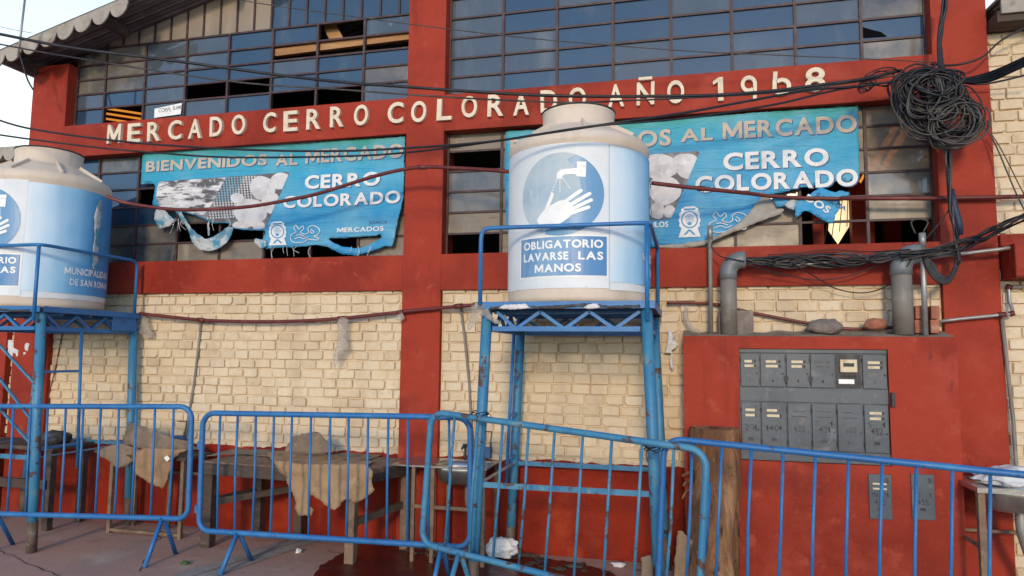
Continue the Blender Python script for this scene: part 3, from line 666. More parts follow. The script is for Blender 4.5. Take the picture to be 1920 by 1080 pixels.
# grey meter cabinet
MC = empty('meter_cabinet', ((CX0+CX1)/2, BY, CZ0), 'wide blue grey cabinet of twelve small meter doors in the red block', 'meter cabinet')
yc = BY+.012
mb = MB(); mb.box((CX0+.001,yc+.018,CZ0+.001),(CX1-.001,-.121,CZ1-.001)); mb.box((CX0+.002,yc+.006,1.285),(CX1-.002,yc+.018,1.385)); mb.box((CX0+.002,yc+.004,CZ0+.003),(CX1-.002,yc+.018,.945))
mb.box((CX0+.002,yc+.003,CZ1-.03),(CX1-.002,yc+.018,CZ1-.003))
mb.build('cabinet_frame', CAB, MC, bevel=.002)
dx = [CX0+.004, .478, .655, .818, .985, 1.158, CX1-.004]
nums = [['2','1','1','1',None,'2'], ['291','1401','420','431','405','452']]
cor = [['','','','','',''], ['S','R','','','S','']]
for r, (z0, z1) in enumerate(((1.392,1.628),(.952,1.278))):
    for c in range(6):
        xa, xb = dx[c]+.006, dx[c+1]-.006; W = xb-xa; H = z1-z0
        if r == 0 and c == 4:
            mb = MB(); mb.box((xa,yc+.010,z0),(xb,yc+.018,z1)); d = mb.build('meter', CABD, MC)
            mb = MB(); mb.box((xa+.025,yc-.012,z1-.125),(xb-.025,yc+.010,z1-.035)); mb.build('meter_dial', SLOT, d, bevel=.004)
            mb = MB(); mb.box((xa+.045,yc-.0145,z1-.085),(xb-.045,yc-.012,z1-.06))
            for k in range(5): mb.tube([(xa+.04+k*.022,yc+.010,z0+.085),(xa+.04+k*.022,yc-.004,z0+.085)], .007, 8)
            mb.box((xa+.03,yc+.004,z0+.105),(xb-.03,yc+.010,z0+.118)); mb.build('meter_window', PAINTK, d)
            mb = MB(); mb.box((xa+.015,yc+.004,z0+.03),(xb-.045,yc+.010,z0+.062)); mb.build('meter_label', WHITE, d)
            continue
        mb = MB(); mb.box((xa,yc,z0),(xb,yc+.017,z1)); mb.box((xa-.004,yc+.004,z0+.03),(xa,yc+.012,z0+.06)); mb.box((xa-.004,yc+.004,z1-.06),(xa,yc+.012,z1-.03))
        d = mb.build('door', CAB, MC, bevel=.003)
        plain = (r, c) in ((0,3),(1,2),(1,3),(1,4))
        mb = MB(); k = MB()
        for zz in (.235, .375) if r == 0 else (.17, .285):
            zc = z1-zz*H
            if plain: k.box((xa+.2*W,yc-.003,zc-.0025),(xb-.2*W,yc,zc+.0025))
            else:
                mb.box((xa+.22*W,yc-.002,zc-.009),(xb-.26*W+random.uniform(-.02,.01),yc,zc+.009)); k.box((xb-.26*W,yc-.002,zc-.009),(xb-.16*W,yc,zc+.009))
        if not plain: mb.build('label_slot', SLOT, d)
        else: mb.bm.free()
        nm = nums[r][c]
        if nm:
            hh = .05 if r else .022; wd = .026*len(nm) if r else .012
            put_text(k, nm, (xa+xb)/2-wd/2, (xa+xb)/2+wd/2, z0+(.38 if r else .14)*H, z0+(.38 if r else .14)*H+hh*(.9), lambda u, v: (u, yc-.0015, v), .01)
        if r: k.box(((xa+xb)/2-.018,yc-.003,z0+.16*H),((xa+xb)/2+.018,yc,z0+.23*H))
        if cor[r][c]: put_text(k, cor[r][c], xb-.036, xb-.012, z1-.055, z1-.02, lambda u, v: (u, yc-.0015, v), .02)
        if r and c in (3,5):
            put_text(k, 'S', xa+.02, xa+.042, z0+.53*H, z0+.53*H+.036, lambda u, v: (u, yc-.0015, v), .0); put_text(k, '1', xb-.035, xb-.022, z0+.53*H, z0+.53*H+.036, lambda u, v: (u, yc-.0015, v), .0)
        k.tube([(xb-.012,yc,z0+.4*H),(xb-.012,yc-.008,z0+.4*H)], .006, 8)
        k.build('door_markings', PAINTF if r and c < 5 else PAINTK, d)
        mb = MB()
        for hz in (.16, .84): mb.box((xa-.005,yc-.004,z0+hz*H-.012),(xa+.004,yc+.006,z0+hz*H+.012))
        mb.build('hinge', CABD, d)
        if (r, c) in ((0,1),(0,2)):
            mb = MB()
            mb.lathe([(.0,0),(.012,.0),(.02,.0)], (0,0), 12); mb.bm.clear()
            put_poly(mb, ell(xb+.006, z0+.06, .018, .024, 14), lambda u, v: (u, yc-.0022, v)); mb.build('burn_mark', CABD, d)
mb = MB(); mb.box((CX1+.004,BY-.035,1.27),(CX1+.028,BY,1.37)); mb.build('cabinet_lock', CABD, MC, bevel=.006)
for nm, (x0_, x1_, y0_, y1_), lb in (('453', (1630,1670,890,972), 'small grey meter box marked 453 in the red block behind the barrier'), ('455', (1710,1750,890,973), 'pale grey single meter box beside the one marked 453')):
    A, B = at(x0_, y1_, BY), at(x1_, y0_, BY)
    o = empty('meter_box', (A.x, BY, A.z), lb, 'meter box')
    mb = MB(); mb.box((A.x,BY-.014,A.z),(B.x,BY+.01,B.z)); mb.build('door', CAB, o, bevel=.004)
    mb = MB(); W, H = B.x-A.x, B.z-A.z
    put_text(mb, nm, A.x+.22*W, A.x+.72*W, A.z+.32*H, A.z+.44*H, lambda u, v: (u, BY-.0155, v), .0)
    put_text(mb, 'S', A.x+.72*W, A.x+.9*W, A.z+.82*H, A.z+.93*H, lambda u, v: (u, BY-.0155, v), .02)
    put_text(mb, 'S 1', A.x+.12*W, A.x+.85*W, A.z+.5*H, A.z+.59*H, lambda u, v: (u, BY-.0155, v), .0)
    mb.box((A.x+.36*W,BY-.017,A.z+.2*H),(A.x+.58*W,BY-.014,A.z+.26*H)); mb.build('door_markings', PAINTK, o)
    if nm == '453':
        mb = MB()
        for q in (.66, .77): mb.box((A.x+.18*W,BY-.017,A.z+q*H),(A.x+.78*W,BY-.014,A.z+(q+.04)*H))
        mb.build('label_slot', SLOT, o)
# ================================================================== NEIGHBOURS
LN = empty('left_neighbour_house', (-8, .2, 0), 'cream brick house with a scalloped board under its grey sheet roof', 'building')
LN.name = 'brick_house'
bricks(-9.2, -6.655, 0, 3.62, .08, .095, 'wall', LN, 31, skip=lambda x, z: z < .7)
mb = MB(); mb.box((-7.05,.02,0),(-6.76,.12,2.05)); mb.build('pilaster', RED, LN)
mb = MB()
for k in range(40):
    x0_, x1_ = -9.2+k*.0635, -9.2+(k+1)*.0635
    mb.faces([(x0_,-.12,3.66+.014*math.sin(k*2.1)),(x1_,-.12,3.66+.014*math.sin((k+1)*2.1)),(x1_,2.5,4.1+.014*math.sin((k+1)*2.1)),(x0_,2.5,4.1+.014*math.sin(k*2.1))], [(0,1,2,3)], 0, True)
r_ = mb.build('roof', CORR, LN, solid=.006)
mb = MB(); low = []
for k in range(16):
    for q in range(6): t = q/6; low.append((-9.2+.159*(k+t), 3.585-.07*math.sin(PI*t)**.7))
mb.prism([(-9.2,3.665),(-6.66,3.665),(-6.66,3.59)]+list(reversed(low)), lambda u, v, d_: (u, -.135+d_, v), .014); mb.build('bargeboard', SCAL, r_)
RN = empty('brick_house', (3.5, .05, 0), 'cream brick house with a dark board eave and a red lintel', 'building')
bricks(2.152, 5.2, 0, 4.02, .035, .05, 'wall', RN, 47, skip=lambda x, z: z > 2.2 and z < 2.42)
mb = MB(); mb.box((2.155,-.02,2.41),(5.2,.3,2.50)); mb.build('beam', RED, RN, bevel=.008)
mb = MB(); mb.box((2.165,-.22,2.17),(5.2,.3,2.408)); mb.build('lintel', RED, RN, bevel=.01)
mb = MB(); mb.box((2.16,-.16,4.02),(5.2,.3,4.10)); r_ = mb.build('roof', DWOOD, RN)
mb = MB(); mb.box((2.18,-.185,4.07),(5.2,-.161,4.17)); mb.build('fascia', SCAL, r_)
mb = MB()
for k in range(50):
    x0_, x1_ = 2.16+k*.06, 2.16+(k+1)*.06
    mb.faces([(x0_,-.2,4.185+.012*math.sin(k*2.2)),(x1_,-.2,4.185+.012*math.sin((k+1)*2.2)),(x1_,2.5,4.4+.012*math.sin((k+1)*2.2)),(x0_,2.5,4.4+.012*math.sin(k*2.2))], [(0,1,2,3)], 0, True)
mb.build('roof_sheet', CORR, r_, solid=.006)

# ================================================================== BANNERS
def wave1(u, v): return .006*math.sin(u*2.3+v*1.1)+.004*math.sin(v*7+u*.8)+.003*math.sin(u*5.1-v*3)
YB = .055
def bfn(off=0.0, amp=1.0): return lambda u, v: (u, YB+wave1(u, v)*amp-off, v)
def px_poly(pts, Y): return [(at(x, y, Y).x, at(x, y, Y).z) for x, y in pts]
def banner_text(mb, s, bl, tr, off, bold, spacing=1.0, mi=0, dx=0, dz=0):
    A, B = at(*bl, YB), at(*tr, YB)
    put_text(mb, s, A.x+dx, B.x+dx, A.z+dz, B.z+dz, bfn(off), bold, .05, mi, spacing)
def px_shape(mb, pts, off, mi=0): put_poly(mb, px_poly(pts, YB), bfn(off), .05, mi)
def emblem(parent, x0, y0, x1, y1):
    W, H = x1-x0, y1-y0; q = lambda u, v: (x0+u*W, y0+v*H)
    mb = MB()
    px_shape(mb, [q(*p) for p in ((.10,.08),(.3,.0),(.7,-.02),(.90,.06),(.90,.15),(1.0,.24),(.96,.34),(1.02,.45),(.96,.56),(.99,.64),(.88,.71),(.94,.84),(1.02,1),(-.02,1.03),(.07,.84),(.12,.72),(.0,.64),(.04,.56),(-.02,.45),(.04,.35),(.0,.25),(.10,.17))], .006, 0)
    px_shape(mb, [q(.5+.40*math.cos(a*PI/12), .43+.30*math.sin(a*PI/12)) for a in range(24)], .0066, 1)
    px_shape(mb, [q(.5+.335*math.cos(a*PI/12), .43+.25*math.sin(a*PI/12)) for a in range(24)], .0072, 0)
    for k in range(4): px_shape(mb, [q(*p) for p in ((.3,.33+.055*k),(.5,.25+.055*k),(.7,.33+.055*k),(.7,.35+.055*k),(.5,.275+.055*k),(.3,.35+.055*k))], .0078, 1)
    px_shape(mb, [q(*p) for p in ((.22,.06),(.78,.04),(.76,.11),(.24,.13))], .0068, 1)
    px_shape(mb, [q(*p) for p in ((.36,.55),(.5,.48),(.62,.55),(.56,.62),(.44,.62))], .0084, 1)
    px_shape(mb, [q(*p) for p in ((.2,.94),(.45,.76),(.55,.76),(.8,.94),(.66,.94),(.5,.82),(.34,.94))], .0068, 1)
    mb.build('emblem', [BTXTW, EMBL], parent)
    
def squiggle(parent, x0, y0, x1, y1):
    W, H = x1-x0, y1-y0; mb = MB()
    for pts in ([(.0,.75),(.05,.55),(.2,.45),(.12,.25),(.2,.1),(.3,.3),(.42,.12),(.45,.3),(.34,.45),(.5,.55),(.62,.45),(.6,.25),(.75,.12),(.92,.2),(1,.4),(.9,.6),(.78,.65),(.95,.75),(.9,.85),(.6,.8),(.45,.95),(.2,.98),(.05,.9),(.0,.75)],
                [(.15,.8),(.3,.7),(.45,.78),(.6,.68)],[(.2,.6),(.35,.58),(.5,.68)],[(.7,.3),(.8,.42),(.74,.52),(.68,.4)]):
        path = smoothpath([Vector((*( (p:=at(x0+u*W, y0+v*H, YB)).x, YB+wave1(p.x, p.z)-.007, p.z),)) for u, v in pts], 3)
        mb.tube(path, .0042, 5)
    mb.build('line_drawing', BTXTW, parent)
b1 = [(268,289),(330,283),(420,276),(520,270),(640,264),(761,256),(758,300),(758,345),(757,372),(751,396),(746,418),(739,452),(734,464),(722,461),(700,470),(668,479),(640,476),(612,462),(590,459),(560,463),(520,464),(498,467),(492,452),(499,432),(478,432),(455,431),(438,428),(428,418),(400,419),(370,405),(345,398),(322,395),(302,391),(286,384),(290,365),(292,346),(277,343),(264,346)]
hole1 = [(614,447),(640,446),(700,443),(714,440),(716,446),(690,460),(672,466),(640,462),(622,454)]
BN = empty('welcome_banner', at(510, 380, YB), 'torn blue welcome banner with its whole headline, ending beside the central red column', 'banner', 'welcome banners over the lower windows')
mb = MB(); sheet(mb, px_poly(b1, YB), .022, bfn(), [px_poly(hole1, YB)], jag=.004); mb.build('cloth', BANNER, BN, solid=.0015)
ph = [(300,341),(420,332),(543,322),(520,376),(498,428),(478,430),(440,427),(430,417),(402,417),(370,403),(345,396),(322,393),(302,389),(294,372),(296,352)]
mb = MB(); sheet(mb, px_poly(ph, YB), .022, bfn(.003), jag=.003); mb.build('produce_photo', PHOTO, BN)
produce(BN, ph, [(492,352,24,22),(470,398,30,26),(508,380,17,20),(452,424,16,10),(486,424,12,9),(527,340,22,16),(446,372,13,10)], (424,334,492,408), [(300,341),(424,333),(410,360),(398,384),(384,404),(372,403),(345,396),(322,393),(302,389),(294,372),(296,352)])
for s, bl, tr in (('BIENVENIDOS',(274,323),(500,288)),('AL',(515,311),(558,287)),('MERCADO',(572,307),(757,269))):
    mb = MB(); banner_text(mb, s, bl, tr, .0035, .030, 1.0, 1, .008, -.008); banner_text(mb, s, bl, tr, .0046, .030, 1.0, 0)
    mb.build('headline_word', [BTXT, SHAD], BN)
for s, bl, tr in (('CERRO',(571,355),(713,321)),('COLORADO',(531,391),(752,357))):
    mb = MB(); banner_text(mb, s, bl, tr, .0035, .036, 1.0, 1, .008, -.008); banner_text(mb, s, bl, tr, .0046, .036, 1.0, 0)
    mb.build('market_name', [BTXTW, SHAD], BN)
mb = MB()
banner_text(mb, 'MERCADOS', (632,436), (720,424), .005, .02, 1.0, 0); banner_text(mb, 'JULIACA', (692,422), (727,413), .005, .02, 1.0, 1)
mb.build('small_print', [BTXTW, SHAD], BN)
emblem(BN, 505, 416, 537, 459); squiggle(BN, 545, 419, 600, 456)
mb = MB()   # scraps still hanging from the torn edge
def scrapfn(Y, amp=.02): return lambda u, v: (u, Y+amp*(noise.noise(Vector((u*9, v*9, 3)))+.5*noise.noise(Vector((u*22, v*22, 5)))), v)
for p in ([(350,424),(362,430),(372,440),(386,448),(400,444),(412,436),(424,427),(436,425),(434,440),(424,455),(410,466),(392,470),(374,469),(362,458),(355,442)],
          [(290,392),(303,392),(312,398),(326,412),(318,424),(296,430),(291,414)], [(326,394),(336,392),(352,420),(360,430),(352,432),(340,412)], [(388,415),(392,415),(393,440),(389,446)],[(478,447),(496,450),(500,462),(488,466),(476,455)]):
    sheet(mb, px_poly(p, .03), .014, scrapfn(.035), jag=.004)
mb.build('torn_scrap', SCRAP, BN, solid=.0015)
mb = MB()
for k in range(26):
    x = random.choice([random.uniform(505,700), random.uniform(300,430)]); y = 462 if x > 480 else 410
    a = at(x, y, .045); L = random.uniform(.04,.16)
    mb.tube(smoothpath([a, a+Vector((random.uniform(-.03,.03),-.01,-L*.5)), a+Vector((random.uniform(-.06,.06),-.01,-L))], 4), .0018, 4)
mb.build('loose_thread', BTXTW, BN)
b2 = [(948,246),(1060,240),(1250,225),(1430,211),(1609,197),(1610,250),(1611,300),(1612,333),(1604,340),(1596,336),(1590,345),(1578,338),(1568,340),(1553,341),(1545,348),(1532,346),(1520,350),(1500,352),(1470,360),(1442,365),(1425,380),(1412,402),(1398,424),(1360,440),(1325,453),(1280,461),(1238,464),(1100,464),(1000,464),(958,462),(950,420),(946,340)]
BN2 = empty('welcome_banner', at(1280, 330, YB), 'blue welcome banner half hidden by a water tank, one corner ripped and hanging', 'banner', 'welcome banners over the lower windows')
mb = MB(); sheet(mb, px_poly(b2, YB), .024, bfn(), jag=.003); mb.build('cloth', BANNER, BN2, solid=.0015)
ph = [(984,306),(1150,294),(1313,283),(1286,346),(1258,410),(1225,413),(1100,420),(984,426)]
mb = MB(); sheet(mb, px_poly(ph, YB), .024, bfn(.003)); mb.build('produce_photo', PHOTO, BN2)
produce(BN2, ph, [(1238,312,34,24),(1246,356,30,28),(1285,300,22,12),(1290,318,20,18),(1232,395,14,16),(1256,397,12,12),(1160,330,40,30),(1100,370,44,36),(1180,385,34,26),(1040,340,40,30)])
for s, bl, tr in (('BIENVENIDOS',(957,291),(1258,242)),('AL',(1276,267),(1336,239)),('MERCADO',(1355,263),(1606,214))):
    mb = MB(); banner_text(mb, s, bl, tr, .0035, .030, 1.0, 1, .008, -.008); banner_text(mb, s, bl, tr, .0046, .030, 1.0, 0)
    mb.build('headline_word', [BTXT, SHAD], BN2)
for s, bl, tr in (('CERRO',(1356,321),(1553,277)),('COLORADO',(1304,362),(1608,316))):
    mb = MB(); banner_text(mb, s, bl, tr, .0035, .036, 1.0, 1, .008, -.008); banner_text(mb, s, bl, tr, .0046, .036, 1.0, 0)
    mb.build('market_name', [BTXTW, SHAD], BN2)
mb = MB()
banner_text(mb, 'VEHICULOS', (1180,428), (1253,415), .005, .02, 1.0, 0)
mb.build('small_print', [BTXTW, SHAD], BN2)
emblem(BN2, 1273, 388, 1313, 444); squiggle(BN2, 1328, 394, 1402, 437)
# folded-over grey reverse and the ripped flap
fold = zp([(775,678),(830,690),(860,740),(885,768),(945,780),(900,812),(760,862),(600,930),(430,1000),(340,1040),(200,1062),(20,1060),(10,1040),(180,1030),(330,1005),(430,975),(520,930),(600,880),(680,800),(720,740)], 1230, 190, 3.856)
mb = MB(); sheet(mb, px_poly(fold, .03), .02, scrapfn(.038, .012), jag=.003); mb.build('folded_reverse', BACKCL, BN2, solid=.0015)
flap = zp([(1020,690),(1080,692),(1130,655),(1190,618),(1290,660),(1340,640),(1400,650),(1402,672),(1345,690),(1330,705),(1342,760),(1300,812),(1290,880),(1255,880),(1215,858),(1165,830),(1080,782),(1050,812),(1012,838),(1000,762),(930,752),(880,768),(835,690),(920,685),(975,690)], 1230, 190, 3.856)
mb = MB(); sheet(mb, px_poly(flap, .0), .018, scrapfn(.012, .014), jag=.004); fl = mb.build('ripped_flap', BANNER, BN2, solid=.0015)
white = zp([(925,752),(985,700),(1030,690),(1010,740),(1000,790),(960,775)], 1230, 190, 3.856)
mb = MB(); sheet(mb, px_poly(white, .0), .014, scrapfn(.004, .014), jag=.003); mb.build('white_scrap', SCRAP, fl, solid=.0015)
mb = MB()
def rot_text(mb, s, px, py, h, wd, ang, mi, Y):
    c = at(px, py, Y); ca, sa = math.cos(ang), math.sin(ang)
    g = scrapfn(Y, .014)
    put_text(mb, s, 0, wd, 0, h, lambda u, v: (lambda x, z: (x, g(x, z)[1]-.006, z))(c.x+u*ca-v*sa, c.z+u*sa+v*ca), .03, .02, mi)
rot_text(mb, 'DOS', *zp([(1070,712)],1230,190,3.856)[0], .055, .20, -.62, 0, .012); rot_text(mb, 'JULIACA', *zp([(1140,690)],1230,190,3.856)[0], .045, .25, -.55, 1, .012)
mb.build('flap_print', [BTXTW, SHAD], fl)

# ================================================================== WATER TANKS
TR = .515
def tank(cx, cy, zb, label):
    T = empty('water_tank', (cx, cy, zb), label, 'water tank', 'water tanks on blue stands')
    c = (cx, cy); D = zb-1.955
    mb = MB()
    prof = [(0,1.955),(.49,1.955),(.507,1.965),(TR-.004,1.99),(TR-.004,2.5),(TR-.004,3.04),(TR+.003,3.055),(TR+.004,3.085),(TR-.010,3.115),(.49,3.130),(.40,3.178),(.315,3.225),(.285,3.245)]
    mb.lathe([(r, z+D) for r, z in prof], c, 96); mb.build('shell', TANKM, T, fix=True)
    mb = MB(); mb.lathe([(r, z+D) for r, z in ((.285,3.238),(.272,3.262),(.265,3.355),(.268,3.372),(.272,3.382),(.262,3.388),(0,3.398))], c, 64); nk = mb.build('neck', TANKM, T)
    mb = MB(); mb.lathe([(r, z+D) for r, z in ((.266,3.388),(.276,3.388),(.276,3.396),(.266,3.400),(0,3.408))], c, 64); mb.build('lid', CABD, T)
    mb = MB()
    for k in range(8):
        a = 2*PI*k/8+.25
        dr = Vector((math.sin(a), -math.cos(a), 0)); o = Vector((cx, cy, D))
        mb.beam(o+dr*.282+Vector((0,0,3.262)), o+dr*.495+Vector((0,0,3.133)), .018, .03)
    mb.build('shoulder_rib', TANKM, T, bevel=.003)
    # printed wrap: white field left, blue fading field right
    def cyl(off=0.0): return lambda s, z: (cx+(TR+off)*math.sin(s/TR), cy-(TR+off)*math.cos(s/TR), z+D)
    A = math.radians
    mb = MB(); mb.lathe([(TR,2.045+D),(TR,3.03+D)], c, 30, 0, A(-75), A(32.5)); wr = mb.build('wrap', WRAPW, T)
    mb = MB(); n = 40; lay = mb.bm.verts.layers.float.new('print')
    cols = []
    for i in range(n+1):
        a = A(32.5)+A(145)*i/n; col = []
        for j in range(9):
            z = 2.09+(3.015-2.09)*j/8-.02*i/n
            wv = .004*math.sin(i*.9+j*.4)+.003*math.sin(i*2.1)
            v = mb.bm.verts.new((cx+(TR+.001+wv*.4+.004)*math.sin(a), cy-(TR+.001+wv*.4+.004)*math.cos(a), z+D))
            v[lay] = min(1, i/n*2.0)*.82+(.10 if j < 3 else 0)+.0*j; col.append(v)
        cols.append(col)
    for i in range(n):
        for j in range(8):
            f = mb.bm.faces.new((cols[i][j], cols[i+1][j], cols[i+1][j+1], cols[i][j+1])); f.smooth = True
    mb.build('blue_wrap', GRADW, T)
    mb = MB(); mb.lathe([(TR+.0015,2.035+D),(TR+.0015,2.10+D)], c, 40, 0, A(32.6), A(180)); mb.build('wrap_hem', WRAPW, T)
    mb = MB(); mb.lathe([(TR+.003,2.05+D),(TR+.003,3.025+D)], c, 1, 0, A(32.2), A(32.9)); mb.build('wrap_seam', PRINT, T)
    sc_, zc = A(-5.5)*TR, 2.68; rx, rzz = .305, .285
    mb = MB(); put_poly(mb, ell(sc_, zc, rx, rzz, 56), cyl(.0020), .06); disc = mb.build('sign_disc', CIRC, T)
    mb = MB(); put_poly(mb, ell(sc_, zc, rx*.995, rzz*.995, 30, -1.9, 1.3)+ell(sc_-.10, zc+.04, rx*.80, rzz*.86, 24, -1.5, 1.0)[::-1], cyl(.0026), .05)
    mb.build('unfaded_edge', CIRC2, disc)
    # lettering board
    s0, s1 = A(-40.5)*TR, A(31.0)*TR
    mb = MB(); put_poly(mb, [(s0-.012,2.118),(s1+.006,2.118),(s1+.006,2.40),(s0-.012,2.40)], cyl(.0020), .05, 1); put_poly(mb, [(s0,2.128),(s1-.006,2.128),(s1-.006,2.39),(s0,2.39)], cyl(.0030), .05)
    sb = mb.build('sign_board', [SIGNB, WHITE], T)
    mb = MB(); L = s1-s0
    for tx, u0, u1, z0 in (('OBLIGATORIO',.05,.95,2.312),('LAVARSE',.05,.59,2.232),('LAS',.69,.95,2.232),('MANOS',.21,.72,2.152)):
        put_text(mb, tx, s0+L*u0, s0+L*u1, z0, z0+.056, cyl(.0042), .035, .03)
    mb.build('sign_text', WHITE, sb)
    # hand under a tap
    mb = MB(); I = lambda x, y: (sc_+(x-372)/225*rx, zc-(y-510)/215*rzz)
    k_ = [0]
    def part(pts):
        k_[0] += 1; put_poly(mb, [I(*p) for p in pts], cyl(.0036+.0006*k_[0]), .03)
    part([(250,637),(268,612),(292,588),(312,574),(335,564),(372,546),(402,542),(430,560),(446,590),(446,612),(424,632),(390,656),(352,676),(318,690),(290,692),(268,668)])
    def cap(a, b, r):
        a, b = Vector(a), Vector(b); d = (b-a).normalized(); n_ = Vector((-d.y, d.x)); an = math.atan2(d.y, d.x)
        pts = [tuple(a+n_*r), tuple(a-n_*r)]+[tuple(b+Vector((math.cos(an+t), math.sin(an+t)))*r) for t in [-PI/2+PI*i/8 for i in range(9)]]
        part(pts)
    cap((392,560),(480,497),8.5); cap((412,580),(522,513),9); cap((420,600),(530,545),9); cap((420,618),(517,582),9); cap((300,604),(338,512),9.5)
    mb.build('hand_symbol', WHITE, disc)
    mb = MB(); k_[0] = 0
    part([(460,348),(505,348),(505,370),(460,370)]); part([(460,372),(505,372),(503,428),(458,424),(456,412),(400,412),(390,420),(386,432),(358,430),(362,400),(378,386),(400,384),(460,382)])
    for a, b in (((362,436),(334,500)),((377,436),(378,500)),((392,436),(425,485))):
        for t in range(6):
            x, y = a[0]+(b[0]-a[0])*t/5, a[1]+(b[1]-a[1])*t/5; part(ell(x, y, 3.6, 5, 8))
    mb.build('tap_symbol', WHITE, disc)
    mb = MB(); put_poly(mb, ell(A(22)*TR, 2.955, .035, .032, 18), cyl(.002), .05); mb.build('faint_seal', WRAPW, T)
    mb = MB()
    put_text(mb, 'MUNICIPALIDAD', A(66)*TR, A(66)*TR+.50, 2.252, 2.312, cyl(.011), .03, .03); put_text(mb, 'DE SAN ROMAN', A(71)*TR, A(71)*TR+.46, 2.158, 2.216, cyl(.011), .03, .03)
    mb.build('municipal_text', WHITE, T)
    mb = MB()   # torn strip of the wrap at the side
    sheet(mb, [(A(96)*TR,2.95),(A(100)*TR,2.95),(A(100)*TR,2.4),(A(95)*TR,2.30),(A(92)*TR,2.34),(A(93)*TR,2.6),(A(91)*TR,2.8)], .02, lambda s, z: (lambda p: (p[0], p[1], p[2]))(cyl(.014+.008*noise.noise(Vector((s*12, z*12, 0))))(s, z)), jag=.006)
    mb.build('peeled_wrap', SCRAP, T, solid=.001)
    return T
tank(-.80, -.62, 1.955, 'beige water tank with its whole bleached hand washing sign in view')
tank(-5.70, -.60, 1.955, 'beige water tank with municipality lettering on the deep blue side of its wrap')

